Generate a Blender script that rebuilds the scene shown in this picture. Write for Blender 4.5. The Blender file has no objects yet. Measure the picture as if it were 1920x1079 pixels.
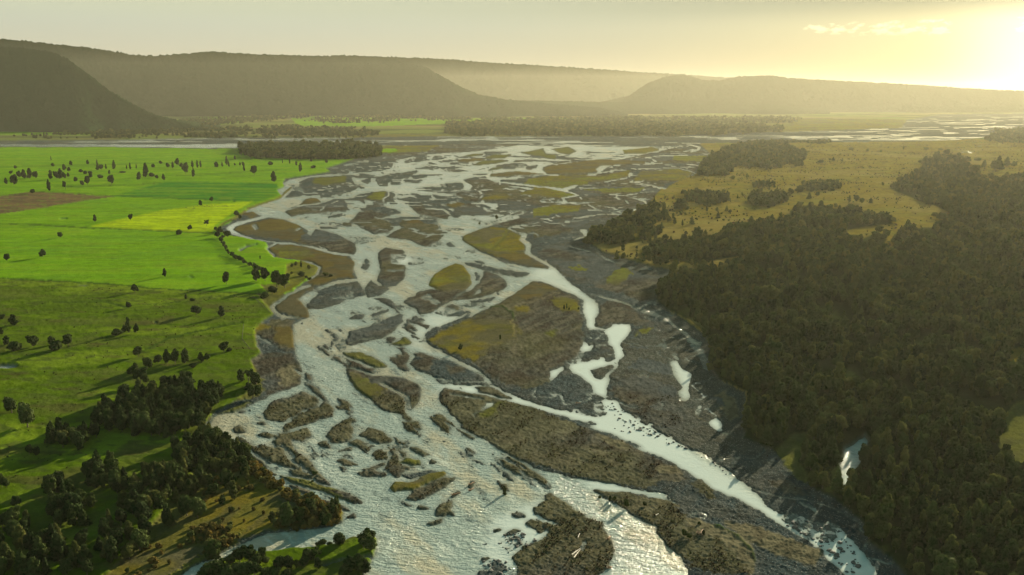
SKY_TINT = (.004, .005, .005)
SKY_STR = 1.0
VEIL_LO, VEIL_HI, ZENITH = (.215, .187, .137), (.200, .218, .178), (.012, .042, .043)
GLOW, GLOW2 = (.0, .0, .0), (.26, .24, .20)
HAZE_COL, HAZE_D, HAZE_G = (.88, .86, .66, 1), 1.42e-5, .44
EXPO = 1.4
import bpy, math, random
import numpy as np
from mathutils import Vector
R = math.radians
random.seed(7); RNG = np.random.default_rng(7)
scene = bpy.context.scene
COL = scene.collection

# ------------------------------------------------------------------ camera
CAM_H, F_PX, PITCH = 250.0, 1663.0, R(12.26)
SP, CP = math.sin(PITCH), math.cos(PITCH)
def ground(u, v, z=0.0):
    """picture point (1920x1079 frame) -> the point of the valley floor seen there"""
    u = np.asarray(u, float); v = np.asarray(v, float)
    dx = (u-960)/F_PX; dy = -(v-539.5)/F_PX
    wy = CP + dy*SP; wz = -SP + dy*CP
    t = (z-CAM_H)/np.minimum(wz, -1e-4)
    return dx*t, wy*t
def depth_at(X, Y, z=0.0):
    return Y*CP + (CAM_H-z)*SP
def to_px(X, Y, z=0.0):
    d = Y*CP + (CAM_H-z)*SP
    up = Y*SP - (CAM_H-z)*CP
    return 960+F_PX*X/d, 539.5-F_PX*up/d
cam_d = bpy.data.cameras.new("camera"); cam = bpy.data.objects.new("camera", cam_d); COL.objects.link(cam)
cam.location = (0, 0, CAM_H); cam.rotation_euler = (R(90)-PITCH, 0, 0)
cam_d.sensor_width = 36; cam_d.lens = F_PX/1920*36; cam_d.clip_start = 1; cam_d.clip_end = 120000
scene.camera = cam

# ------------------------------------------------------------------ noise
def _h(ix, iy, s):
    n = (ix.astype(np.int64)*374761393 + iy.astype(np.int64)*668265263 + s*974634777) & 0xffffffff
    n = ((n ^ (n >> 13))*1274126177) & 0xffffffff
    n = n ^ (n >> 16)
    return (n & 0xffffff)/float(0xffffff)
def vn(x, y, s=0):
    ix = np.floor(x); iy = np.floor(y); fx = x-ix; fy = y-iy
    fx = fx*fx*(3-2*fx); fy = fy*fy*(3-2*fy)
    a = _h(ix, iy, s); b = _h(ix+1, iy, s); c = _h(ix, iy+1, s); d = _h(ix+1, iy+1, s)
    return (a*(1-fx)+b*fx)*(1-fy) + (c*(1-fx)+d*fx)*fy
def fbm(x, y, s=0, n=4, g=.5):
    r = 0; a = 1; t = 0
    for k in range(n):
        r = r + a*vn(x, y, s+k*17); t += a; a *= g
        x, y = (x*1.7-y*1.07)+11.3, (x*1.07+y*1.7)+4.7
    return r/t
def sm(a, b, x):
    t = np.clip((x-a)/(b-a), 0, 1); return t*t*(3-2*t)

# ------------------------------------------------------------------ traced outlines
# frames of the map sheets the outlines were drawn on: origin and scale
SH = {'A':(400,250,4.795),'B':(700,230,4.795),'C':(1000,230,4.795),'D':(400,400,4.795),'E':(700,400,4.795),
      'F':(1000,400,4.795),'G':(400,600,4.795),'H':(700,600,4.795),'I':(1000,600,4.795),'J':(350,800,4.795),
      'K':(700,800,4.795),'L':(1000,800,4.795),'M':(300,854,4.795),'N':(1250,854,4.795),'Q':(900,920,4.8),
      'P':(1100,330,4.795),'S':(0,260,5.994),'T':(320,260,5.994),'U':(0,360,2.997),'V':(0,719,2.997),
      'W':(1280,719,2.997),'X':(1280,360,2.997),'Y':(1280,0,2.997),'Z':(0,0,1.0)}
def pts(sh, s):
    a = np.array([float(q) for q in s.replace(',', ' ').split()]).reshape(-1, 2)
    ox, oy, k = SH[sh]
    return a/k + (ox, oy)
def inside(poly, u, v):
    """even-odd test, only evaluated in the polygon's box"""
    m = np.zeros(u.shape, bool)
    x0, y0 = poly.min(0); x1, y1 = poly.max(0)
    idx = np.nonzero((u >= x0) & (u <= x1) & (v >= y0) & (v <= y1))
    if idx[0].size == 0: return m
    px = u[idx]; py = v[idx]; c = np.zeros(px.shape, bool)
    n = len(poly)
    for i in range(n):
        xa, ya = poly[i]; xb, yb = poly[(i+1) % n]
        if ya == yb: continue
        cr = ((ya > py) != (yb > py)) & (px < (xb-xa)*(py-ya)/(yb-ya)+xa)
        c ^= cr
    m[idx] = c
    return m
def stroke(line, w, u, v, asp=.55):
    """band of width w (frame units) round a polyline; vertical distances count more (foreshortening)"""
    m = np.zeros(u.shape, bool)
    for i in range(len(line)-1):
        (xa, ya), (xb, yb) = line[i], line[i+1]
        pad = w+1
        idx = np.nonzero((u > min(xa, xb)-pad) & (u < max(xa, xb)+pad) & (v > min(ya, yb)-pad) & (v < max(ya, yb)+pad))
        if idx[0].size == 0: continue
        px = u[idx]; py = v[idx]/asp; a = (xa, ya/asp); b = (xb, yb/asp)
        dx, dy = b[0]-a[0], b[1]-a[1]; L = dx*dx+dy*dy+1e-9
        t = np.clip(((px-a[0])*dx+(py-a[1])*dy)/L, 0, 1)
        d = np.hypot(px-a[0]-t*dx, py-a[1]-t*dy)
        m[idx] |= d < w*.5
    return m

WATER, GRAVEL, DRIFT, GOLD, BROWN, PASTURE, ROUGH, DARKG, BRIGHT, TILLED, TERR, WOOD, SHOAL, BRAID, SAND, FARP, DITCH, MOSS = range(18)
def box(a, ry, rx):
    for ax, r in ((0, ry), (1, rx)):
        if r < 1: continue
        p = np.concatenate([np.repeat(np.take(a, [0], ax), r, ax), a, np.repeat(np.take(a, [-1], ax), r, ax)], ax)
        cs = np.cumsum(p, ax); z = np.zeros_like(np.take(cs, [0], ax)); cs = np.concatenate([z, cs], ax); n = a.shape[ax]
        a = (np.take(cs, range(2*r+1, 2*r+1+n), ax)-np.take(cs, range(0, n), ax))/(2*r+1)
    return a
TR = []   # (class, kind, outline, width) painted in order
def P(c, sh, s): TR.append((c, 'p', pts(sh, s), 0))
def S(c, sh, w, s): TR.append((c, 's', pts(sh, s), w))
P(MOSS, 'Z', '-900 553 700 553 700 1500 -900 1500')
# east side terrace and far plain
P(TERR,'Z','1300 262 1313 272 1336 292 1313 311 1305 327 1288 332 1246 355 1225 359 1217 383 1167 409 1150 425 1104 430 1106 438 1100 452 1129 473 1167 485 1229 502 1296 513 1250 525 1229 544 1231 566 1250 583 1286 604 1331 637 1331 692 1354 717 1396 740 1398 790 1393 826 1447 846 1480 882 1513 912 1573 949 1624 992 1627 1019 1673 1056 1697 1079 1800 1250 1900 1500 3000 1500 3000 262')
P(FARP,'Z','-900 100 3000 100 3000 262 1300 262 900 262 600 265 -900 272')
P(GOLD,'Z','1150 250 1300 240 1500 222 1740 226 1700 240 1500 246 1300 252')
P(GOLD,'Z','640 254 760 252 900 256 760 259 640 260')
P(PASTURE,'Z','545 222 640 212 800 216 860 224 1000 221 1150 223 1100 230 860 232 700 238 560 236')
P(PASTURE,'Z','-300 252 0 247 160 238 350 224 530 215 560 217 430 232 330 242 150 254')
# braid plain
P(GRAVEL,'Z','640 262 700 290 665 298 611 317 619 323 573 330 535 336 530 344 533 350 516 358 529 369 477 387 456 399 427 421 412 427 421 442 473 450 500 456 500 469 515 483 573 491 600 500 579 525 533 556 510 577 517 588 492 606 477 620 480 650 490 665 471 679 490 698 492 733 483 746 460 765 430 775 400 781 380 800 390 806 414 836 467 854 523 906 558 927 600 944 642 958 642 977 621 985 500 998 475 1006 440 1021 331 1079 250 1120 100 1250 -60 1500 1900 1500 1800 1250 1697 1079 1673 1056 1627 1019 1624 992 1573 949 1513 912 1480 882 1447 846 1393 826 1398 790 1396 740 1354 717 1331 692 1331 637 1286 604 1250 583 1231 566 1229 544 1250 525 1296 513 1229 502 1167 485 1129 473 1100 452 1106 438 1104 430 1150 425 1167 409 1217 383 1225 359 1246 355 1288 332 1305 327 1313 311 1336 292 1313 272 1300 262')
P(DRIFT,'C','0 480 100 420 350 360 700 300 800 240 1500 210 1600 300 1480 400 1440 480 1180 560 1040 740 800 850 500 900 250 1000 0 1050')
P(DRIFT,'B','740 620 1000 480 1900 300 1900 900 1300 1000 1000 850')
# main water
P(WATER,'Z','1330 258 960 262 783 292 742 301 731 318 725 319 692 323 619 327 577 331 542 338 531 344 533 350 516 358 530 370 477 387 456 399 473 399 494 406 515 410 533 412 567 425 609 433 640 446 665 458 669 469 663 479 656 480 665 492 663 504 669 523 629 527 588 542 558 562 581 588 579 596 550 608 548 619 554 662 567 692 565 721 546 729 494 744 463 765 400 783 391 800 398 815 414 838 430 845 467 860 480 880 523 906 558 927 600 944 642 962 642 980 621 988 500 1000 440 1025 331 1079 280 1110 150 1250 0 1500 1350 1500 1310 1120 1290 1079 1269 1019 1250 1000 1188 967 1108 919 1090 900 1042 888 1000 877 971 862 950 844 915 829 867 804 856 787 825 754 823 742 833 725 817 710 792 698 769 685 770 679 788 662 815 671 830 676 820 655 800 642 794 631 817 612 856 608 888 592 929 573 971 548 998 527 1013 527 1054 544 1095 562 1094 585 1100 608 1113 615 1123 581 1121 571 1100 554 1071 533 1050 515 1036 502 992 502 940 490 898 471 867 452 869 444 898 431 936 420 975 409 971 401 992 395 1100 340 1160 300 1300 270')
# spit bottom left
P(ROUGH,'Z','371 1079 400 1060 425 1050 446 1036 504 1038 550 1033 613 1027 654 1014 686 1006 702 1006 706 1030 690 1060 680 1079 650 1200 560 1500 100 1500')
S(SHOAL,'M',30,'1450 1010 1600 970 1750 950 1900 930')
# --- sheet A islands
P(GRAVEL,'A','770 440 860 400 1270 375 1245 410 1260 440 1290 470 1365 490 1280 520 1200 535 900 560 640 580 700 520 790 520 770 480')
P(MOSS,'A','900 400 1200 385 1200 440 1000 470 880 450')
S(WATER,'A',14,'1230 480 1280 470 1310 500 1240 530')
P(SHOAL,'A','690 450 800 500 820 545 760 520 700 500')
P(BROWN,'A','840 590 930 585 970 620 900 635 775 645')
P(DRIFT,'A','640 710 780 660 960 640 1100 590 1170 590 1225 690 1130 700 900 720 760 735 700 755')
S(WATER,'A',12,'960 700 1010 650 1120 610')
P(GRAVEL,'A','1040 740 1190 715 1190 745 1030 765')
P(GRAVEL,'A','1270 570 1330 545 1550 520 1640 545 1610 590 1660 640 1560 640 1420 610 1350 600 1370 640 1560 670 1600 700 1500 705 1380 690 1375 650 1300 600')
P(GOLD,'A','1370 580 1460 530 1550 525 1530 595 1440 605')
S(WATER,'A',12,'1570 525 1580 560 1520 590 1530 620')
P(DRIFT,'A','1300 710 1420 695 1600 745 1500 760 1620 830 1620 860 1560 890 1450 910 1320 850 1290 820 1220 790 1270 760')
S(WATER,'A',14,'1460 890 1500 865 1560 870')
S(SHOAL,'A',16,'1460 760 1540 780 1600 800')
P(DRIFT,'A','1165 800 1240 810 1248 840 1200 850 1160 825')
P(GRAVEL,'A','1330 430 1410 400 1420 440 1380 460')
P(GRAVEL,'A','1450 420 1600 370 1800 345 1860 345 1740 390 1700 400 1690 430 1560 430 1530 480 1480 485 1490 450')
P(GRAVEL,'A','1590 440 1680 435 1690 460 1600 465')
P(GRAVEL,'A','1780 380 1920 370 1920 400 1800 400')
# E
P(DRIFT,'E','110 210 250 130 240 90 270 60 380 55 440 90 580 110 590 140 550 155 720 150 640 200 600 240 520 290 470 300 400 280 330 240 200 230')
P(BROWN,'E','300 70 370 55 450 85 430 100 330 95')
P(SHOAL,'E','470 300 600 240 640 290 560 300')
P(GRAVEL,'E','650 280 690 260 740 300 680 300')
S(WATER,'E',12,'470 215 540 185')
P(BROWN,'D','190 150 240 110 520 55 600 60 780 110 840 190 900 150 960 150 1140 200 1260 270 1285 320 1260 375 1000 345 900 310 700 262 500 235 330 200 200 180')
P(DRIFT,'D','830 200 900 150 960 150 1140 200 1260 270 1285 320 1260 375 1000 345 870 300 760 250')
P(GRAVEL,'D','300 190 500 225 750 262 900 305 1020 345 1000 350 850 305 650 262 420 230')
P(WATER,'D','725 160 760 135 795 130 780 155 745 160')
P(WATER,'D','790 120 860 130 910 145 880 205 850 185 852 150')
P(SHOAL,'D','345 105 375 92 415 140 380 155 350 130')
S(WATER,'D',14,'950 305 1010 325')
S(WATER,'D',34,'480 30 380 55 240 85 170 115')
S(WATER,'D',44,'250 85 180 110 145 140 160 165 210 190')
S(WATER,'D',26,'200 188 280 215 350 235')
S(WATER,'D',12,'350 235 450 245 560 262 650 270')
S(WATER,'D',24,'600 268 700 272 830 292 950 328 1050 355 1250 380')
P(BROWN,'A','262 730 350 705 405 740 330 772')
S(GOLD,'Z',13,'545 352 524 372 505 378 480 387 462 393')
S(GOLD,'Z',15,'460 397 440 410 415 422 404 432')
# D tongues
P(BROWN,'D','500 320 580 275 700 285 860 315 1050 370 1200 390 1270 440 1250 560 1275 580 1130 590 1000 560 960 480 830 430 560 400 500 370')
P(GOLD,'D','560 300 700 300 850 330 900 400 760 420 580 390')
P(BROWN,'D','850 620 960 540 1130 585 900 660 760 770 870 900 860 945 780 945 620 890 555 855 600 790 700 740 860 660')
P(GOLD,'D','830 430 960 490 900 560 830 600 700 640 640 600 660 470')
P(GOLD,'D','430 660 640 640 830 610 700 690 600 750 500 740')
S(WATER,'D',18,'565 270 500 305 480 330 540 370 550 395')
S(WATER,'D',8,'550 395 650 415 830 435')
S(WATER,'D',22,'835 435 900 455 960 490 930 550 860 600')
S(WATER,'D',34,'860 655 760 690 680 730 630 775')
S(WATER,'D',26,'630 775 560 820 530 855 570 900 640 935 760 940')
S(WATER,'D',14,'640 935 600 970')
P(WATER,'D','215 350 235 325 300 300 400 284 390 292 320 310 240 350')
# D east gravel islands
P(GRAVEL,'D','830 830 900 760 940 700 1100 640 1300 610 1340 680 1372 740 1250 770 1100 830 900 870 850 860')
P(SHOAL,'D','1050 760 1180 740 1200 770 1090 770'); S(SHOAL,'D',14,'1130 700 1250 670')
P(SHOAL,'D','1200 720 1260 710 1250 780 1190 770')
P(GRAVEL,'D','1325 490 1380 400 1412 450 1400 500 1445 525 1390 520')
P(GRAVEL,'D','1360 680 1420 600 1480 650 1590 680 1500 740 1380 760')
P(DRIFT,'D','1475 600 1500 520 1490 430 1475 360 1540 310 1700 335 1730 360 1600 390 1600 450 1720 470 1730 500 1720 570 1650 660 1530 662')
P(SHOAL,'D','1600 370 1740 370 1700 440 1610 440'); S(SHOAL,'D',22,'1570 520 1700 515')
P(GRAVEL,'D','1730 430 1820 450 1810 470 1750 460')
P(DRIFT,'D','1215 955 1290 910 1370 910 1340 960'); P(DRIFT,'D','1415 915 1570 858 1582 880 1440 935')
P(DRIFT,'G','1168 190 1230 110 1340 80 1480 40 1560 -20 1700 -60 1700 10 1620 100 1520 170 1400 190 1230 235 1180 220')
S(WATER,'G',14,'1230 210 1350 175 1500 160'); S(WATER,'G',18,'1270 90 1340 60 1440 45')
P(MOSS,'G','1150 300 1230 290 1330 290 1450 350 1600 430 1500 440 1380 400 1250 350')
P(SHOAL,'G','1090 240 1160 160 1190 200 1200 300 1130 280')
P(MOSS,'G','1600 230 1720 150 1800 215 1690 240'); P(DRIFT,'G','1640 310 1720 320 1700 335')
P(DRIFT,'G','1185 440 1260 450 1430 500 1700 520 1850 580 1870 650 1860 740 1780 810 1740 850 1812 895 1770 918 1690 890 1700 860 1520 810 1390 700 1300 640 1220 530')
P(GOLD,'G','1220 470 1320 500 1440 590 1560 620 1500 680 1400 700 1300 640 1230 540')
S(WATER,'G',30,'1510 570 1600 620 1700 680 1760 720'); S(SHOAL,'G',46,'1740 700 1760 820')
P(DRIFT,'G','440 830 520 740 820 645 950 710 930 780 800 820 700 880 620 935 560 920 470 900')
P(DRIFT,'G','640 950 760 850 940 790 1000 720 1075 790 1060 860 820 950 640 1020 600 990')
P(DRIFT,'G','190 960 240 930 300 1020 190 1030'); P(DRIFT,'G','380 920 440 910 480 950 420 950')
P(DRIFT,'J','450 90 560 130 650 200 650 170 800 190 880 200 880 250 930 310 1030 390 900 370 760 330 650 260 540 180 450 130')
P(DRIFT,'J','620 80 700 50 830 80 750 105'); P(DRIFT,'J','1040 80 1080 70 1090 100 1050 100')
P(DRIFT,'J','430 10 500 0 550 60 440 70')
P(DRIFT,'G','1000 1045 1080 960 1180 900 1240 880 1310 910 1240 930 1260 990 1240 1060 1180 1110 1050 1080')
P(DRIFT,'J','1240 80 1330 0 1480 0 1480 70 1470 130 1400 160 1290 150 1300 100')
P(DRIFT,'J','1180 155 1260 130 1290 180 1335 200 1210 190'); P(DRIFT,'J','1560 60 1640 10 1770 50 1845 110 1820 140 1740 155 1640 100 1560 100')
P(DRIFT,'G','1310 1040 1400 960 1600 1060 1500 1120'); P(DRIFT,'J','1340 220 1500 185 1480 215 1360 228')
P(DRIFT,'J','1535 130 1650 155 1600 168'); P(DRIFT,'J','1655 250 1740 200 1812 240 1812 300 1700 300')
P(DRIFT,'J','1320 300 1440 290 1560 355 1440 362'); P(DRIFT,'J','1480 390 1600 380 1790 320 1790 345 1680 400')
P(DRIFT,'J','1500 420 1660 400 1800 405 1805 445 1650 462 1550 440'); P(DRIFT,'J','1250 235 1330 262 1322 278')
P(DRIFT,'J','1650 165 1700 170 1690 195 1650 190'); P(DRIFT,'J','1370 265 1420 255 1410 275')
P(DRIFT,'J','1540 315 1590 310 1600 330')
P(MOSS,'J','810 430 1040 470 1200 520 1400 590 1540 640 1600 695 1500 695 1250 600 950 510')
P(DRIFT,'J','1300 590 1400 580 1540 640 1610 695 1500 695'); P(DRIFT,'J','1100 625 1250 670 1400 700 1480 760 1400 755 1250 700')
P(DRIFT,'J','1440 810 1500 780 1520 820 1450 830'); S(SHOAL,'J',10,'650 280 760 340')
P(DRIFT,'K','190 195 300 235 310 270 270 282'); P(DRIFT,'K','300 180 400 190 525 260 450 275 350 220')
P(MOSS,'K','245 330 300 285 420 300 435 340 380 355'); P(DRIFT,'K','490 330 540 290 590 330 540 345'); P(DRIFT,'K','230 150 290 155 270 175')
P(GRAVEL,'K','240 430 350 405 520 395 600 410 400 450 330 480')
P(GOLD,'K','150 550 200 500 330 510 450 450 620 410 640 430 600 470 350 570 180 582')
P(DRIFT,'K','310 650 350 580 500 520 640 460 750 460 740 475 620 560 460 650 380 682')
P(DRIFT,'K','365 732 430 700 520 740 460 757'); P(DRIFT,'K','540 790 600 700 720 660 722 680 680 740 735 800 560 812')
P(DRIFT,'K','460 870 640 832 620 870 520 890'); P(DRIFT,'K','700 630 760 580 790 600 720 655'); P(DRIFT,'K','840 530 900 488 912 530 860 572')
P(GRAVEL,'K','1160 400 1190 392 1272 490 1272 505 1180 450'); P(DRIFT,'K','1100 480 1130 475 1160 520 1190 510 1225 585 1130 590 1150 550')
P(GRAVEL,'K','880 290 1010 345 1045 375 930 330'); P(DRIFT,'K','1240 770 1330 770 1380 805 1290 822'); P(GRAVEL,'K','915 620 975 580 960 625')
P(DRIFT,'Q','470 160 580 90 565 40 630 15 800 130 960 240 1060 280 1110 290 1100 340 1180 420 1215 550 1170 680 1080 760 1050 900 900 1500 250 1500 300 850 330 760 330 680 280 600 390 500 520 460 580 350 540 290 500 240')
P(DRIFT,'Q','390 290 460 260 540 290 565 350 550 400 480 360'); P(GRAVEL,'Q','285 205 370 195 415 235 360 248 300 225')
P(DRIFT,'Q','190 400 310 345 385 365 260 395'); P(SHOAL,'Q','210 440 330 400 400 470 300 520 230 480')
P(DRIFT,'Q','120 350 200 340 190 360 110 395'); P(DRIFT,'Q','0 610 110 590 100 610 30 650 0 640')
P(GRAVEL,'Q','0 690 150 620 220 700 180 763 140 900 -60 900'); P(SHOAL,'Q','10 490 50 470 40 510'); P(SHOAL,'Q','150 470 210 460 180 490')
P(SHOAL,'Q','200 510 330 500 260 560'); S(WATER,'Q',34,'520 230 600 270 680 300'); S(SHOAL,'Q',26,'540 440 600 360'); S(SHOAL,'Q',34,'935 470 925 530')
# East side of the main water: round island and its ring
P(DRIFT,'E','420 700 520 680 620 700 820 690 880 680 970 590 990 520 1080 540 1190 600 1200 660 1150 700 1020 740 860 780 700 790 620 830 520 900 400 915 390 860 270 800 350 740')
P(WATER,'E','780 450 860 480 980 530 990 570 960 620 880 680 870 690 880 600 850 520')
P(GRAVEL,'E','905 515 970 550 960 600 910 620 925 570')
P(GOLD,'E','500 650 540 560 640 490 740 455 820 480 870 560 882 640 820 690 620 700')
S(WATER,'E',16,'960 620 880 680 800 720 720 770'); P(WATER,'E','890 745 930 690 975 678 950 725')
P(SHOAL,'E','430 750 500 725 530 770 620 800 560 830 500 790 440 780')
P(GRAVEL,'E','800 440 900 450 1100 490 1420 540 1320 582 1150 550 950 500 850 470'); P(GRAVEL,'E','905 430 960 430 1030 460 950 452')
P(GRAVEL,'E','890 380 960 378 975 392'); P(GRAVEL,'E','860 790 1110 755 1050 800 900 808'); P(GRAVEL,'E','780 838 900 815 990 825 850 847')
P(GRAVEL,'E','640 935 760 888 880 882 800 920'); P(GRAVEL,'E','450 1085 560 1030 700 980 880 900 870 940 770 1000 600 1050')
P(GRAVEL,'H','440 160 480 110 560 70 700 20 800 0 700 60 560 150 480 190')
P(GRAVEL,'E','1110 720 1160 705 1120 745')
# big central island
P(DRIFT,'Z','998 527 1013 527 1054 544 1088 565 1088 590 1092 625 1092 650 1080 672 1060 682 1033 693 1031 716 1015 725 985 728 950 722 930 712 909 696 884 679 846 665 800 640 830 620 870 604 915 580 960 555')
P(GOLD,'H','480 190 700 80 830 0 1280 0 1320 100 1270 180 1080 230 1000 320 900 380 720 310')
P(GOLD,'E','1560 780 1700 750 1850 800 1850 900 1650 870'); P(GOLD,'E','1230 850 1400 840 1400 900 1260 890')
P(BROWN,'E','1430 615 1540 640 1650 690 1500 740 1300 800 1150 830 1300 700'); P(GOLD,'H','1520 150 1680 100 1690 130 1580 165')
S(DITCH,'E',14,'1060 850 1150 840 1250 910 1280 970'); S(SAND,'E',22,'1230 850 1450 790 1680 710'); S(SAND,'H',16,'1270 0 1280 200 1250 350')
# gold island north east
P(GOLD,'E','800 240 820 200 950 150 1050 130 1200 140 1330 220 1365 300 1350 350 1200 390 1060 380 900 310 830 270')
P(BROWN,'E','1070 385 1250 360 1360 360 1500 460 1600 510 1400 480 1200 430')
S(MOSS,'E',30,'1060 320 1180 220 1210 160')
S(WATER,'E',14,'1490 85 1360 105 1230 128 1215 145 1290 170 1360 185'); S(WATER,'E',36,'1360 190 1335 240 1400 290 1385 350')
S(WATER,'E',26,'1385 350 1430 385 1500 430 1600 480 1650 530'); S(SHOAL,'E',12,'1360 185 1470 190 1480 210')
P(DRIFT,'F','50 350 200 290 300 270 520 350 620 400 740 450 790 480 650 600 530 640 400 620 250 530 200 480 100 400')
P(GOLD,'F','310 500 420 480 500 500 400 530'); S(SAND,'F',10,'230 290 380 305 520 350')
P(DRIFT,'F','520 640 680 600 700 540 790 485 880 510 1150 590 1180 630 1100 690 1100 790 950 790 800 720 640 690')
P(GOLD,'F','690 560 790 490 900 520 850 580 760 650 660 640'); S(SAND,'F',16,'1110 690 1160 600')
P(DRIFT,'F','640 790 780 790 900 850 1000 950 1100 1000 1000 1040 900 1000 700 990 560 1030 550 950 600 880')
S(SHOAL,'F',18,'520 735 600 750 690 770'); S(WATER,'F',24,'690 770 780 795 870 825 950 870 1100 910 1200 955 1300 1030 1370 1079')
S(SHOAL,'F',44,'900 840 1050 900 1200 960'); S(WATER,'I',24,'1190 0 1330 90 1400 160'); S(WATER,'I',60,'1420 185 1480 225')
S(SHOAL,'I',50,'1440 240 1510 290 1540 360 1550 440'); S(WATER,'I',26,'1545 440 1580 460')
S(WATER,'F',14,'335 300 400 318 520 350'); S(WATER,'F',20,'640 405 680 420 740 445'); S(WATER,'F',12,'860 485 920 495')
P(WATER,'F','418 148 490 150 492 200 440 225 362 245 385 222 455 205 435 180'); S(SHOAL,'F',16,'250 90 295 120'); S(SHOAL,'F',12,'0 180 45 200')
S(WATER,'C',20,'235 895 300 875 450 850 650 820 780 825'); S(WATER,'C',26,'780 825 900 780 1030 735'); S(WATER,'C',15,'1030 735 1000 710 920 685 850 670 840 655 880 648 1000 632 1080 620')
S(WATER,'C',26,'1130 590 1180 595'); S(WATER,'C',10,'1130 585 1080 570 950 545 870 535 920 515 980 495')
S(WATER,'C',18,'700 560 650 535 720 520 840 500'); P(WATER,'C','855 500 850 460 900 435 970 430 960 460 910 485')
S(WATER,'C',9,'860 450 880 430 960 415 1100 415 1300 410 1400 435 1460 460 1390 487'); S(WATER,'C',12,'1380 375 1450 380 1490 392')
S(WATER,'C',20,'600 450 575 415 640 390'); S(WATER,'C',10,'640 390 800 385 1000 378 1160 366'); S(WATER,'C',14,'700 400 745 425 680 445 590 456 450 465 200 482 0 485')
S(WATER,'C',18,'1000 368 1060 370 1100 350 1060 325 1020 315'); S(WATER,'C',10,'1020 312 1150 300 1380 295'); S(WATER,'C',16,'1420 265 1480 245 1500 225 1420 205 1390 200')
S(WATER,'C',12,'500 740 560 775 620 800'); S(WATER,'C',14,'420 670 435 690'); S(WATER,'C',16,'320 578 355 568'); S(SHOAL,'C',10,'370 590 480 612')
S(WATER,'C',14,'830 705 865 735'); S(WATER,'C',10,'1540 285 1610 285'); S(WATER,'C',12,'1540 345 1550 350'); S(SHOAL,'C',12,'960 800 1000 845')
S(WATER,'B',18,'1840 655 1800 640 1700 605 1500 580 1350 560 1100 530 1035 510 1060 495 1150 490 1560 475'); S(WATER,'B',20,'1840 655 1700 680 1740 720 1600 750')
S(WATER,'B',14,'1740 720 1620 715 1575 700 1600 685'); S(WATER,'B',15,'1600 750 1450 780 1350 800'); S(SHOAL,'B',46,'1350 805 1200 850 1050 890'); S(WATER,'B',20,'1350 800 1200 850 950 910')
S(WATER,'B',30,'1520 440 1490 400 1500 380'); S(WATER,'B',9,'1350 575 1420 600')
# upper braid islands (B)
P(BROWN,'B','1040 490 1060 460 1300 440 1540 462 1150 483')
P(DRIFT,'B','800 515 930 490 1000 482 1040 515 1100 540 1350 570 1500 590 1700 620 1810 650 1700 668 1560 690 1600 735 1350 785 1150 790 1120 740 830 700 740 640 880 600 890 570')
P(GOLD,'B','950 690 1180 640 1250 680 1000 702'); P(GOLD,'B','1300 640 1480 590 1700 620 1790 650 1450 662')
S(WATER,'B',14,'950 620 990 650 935 715'); P(WATER,'B','800 520 880 560 880 590 800 600 830 560')
P(DRIFT,'B','750 770 830 735 1000 740 1060 770 1000 830 900 842 830 820'); P(BROWN,'B','640 742 780 722 830 735 720 770')
P(GRAVEL,'B','550 750 600 740 700 790 790 840 760 865 720 850 680 800')
P(DRIFT,'B','340 770 430 720 470 780 620 790 690 830 660 870 400 820'); P(GRAVEL,'B','380 590 640 570 700 540 800 540 820 590 700 640 560 630 400 612')
P(GRAVEL,'B','330 640 640 660 745 708 560 717 420 692'); P(GRAVEL,'B','220 690 330 665 390 680 340 712 240 702')
P(GRAVEL,'B','0 720 60 720 160 790 60 790 0 760'); P(GRAVEL,'B','450 870 600 890 520 900')
P(GRAVEL,'B','20 500 150 462 400 430 330 490 130 540 130 577 50 582'); P(GRAVEL,'B','340 490 470 468 640 470 480 482 450 500 360 507')
P(GRAVEL,'B','640 550 750 540 760 565 660 572'); P(GRAVEL,'B','540 300 640 300 660 320 520 352'); P(GRAVEL,'B','270 350 450 302 500 340 300 366')
P(GRAVEL,'B','590 352 740 334 700 360 620 368'); P(BROWN,'B','750 352 800 330 960 324 1000 335 850 357'); P(MOSS,'B','900 382 960 350 1150 333 1230 345 1100 370 920 387')
P(MOSS,'B','810 302 900 280 1000 284 880 307'); P(MOSS,'B','1010 312 1100 288 1240 290 1180 322 1020 327'); P(GRAVEL,'B','560 412 720 394 800 405 730 417')
P(MOSS,'B','1020 432 1080 404 1180 408 1100 427'); P(GRAVEL,'B','470 365 580 358 540 377'); P(MOSS,'B','1330 272 1530 233 1560 290 1640 290 1640 332 1580 327 1500 300 1380 287')
P(MOSS,'B','1600 237 1760 218 1830 260 1760 292 1670 277'); P(DRIFT,'B','1270 342 1440 328 1400 352 1250 362'); P(GRAVEL,'B','160 540 240 530 250 560 180 560')
P(GRAVEL,'B','860 445 900 440 900 450'); P(GRAVEL,'B','480 425 530 415 540 430'); P(DRIFT,'B','1370 400 1480 378 1470 400 1430 425 1380 420')
P(DRIFT,'B','1530 400 1700 350 1920 330 1920 470 1560 465 1530 430'); P(GOLD,'B','1360 512 1600 480 1920 470 1920 560 1800 562 1700 590 1350 552')
P(GRAVEL,'B','1150 515 1400 500 1350 550 1150 532'); P(DRIFT,'B','400 205 700 200 1380 175 1390 190 1200 222 900 262 500 285 0 345 -100 330 100 290'); P(GOLD,'B','50 275 40 240 -30 210 400 208 600 205 470 262 200 278')
P(PASTURE,'B','60 270 60 242 200 235 220 262 150 275')
P(GOLD,'C','0 500 650 475 870 430 850 485 650 530 400 540 130 560 0 552'); P(BROWN,'C','110 400 300 370 600 330 1000 350 1000 370 600 387 560 420 585 448 130 462 90 430')
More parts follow.
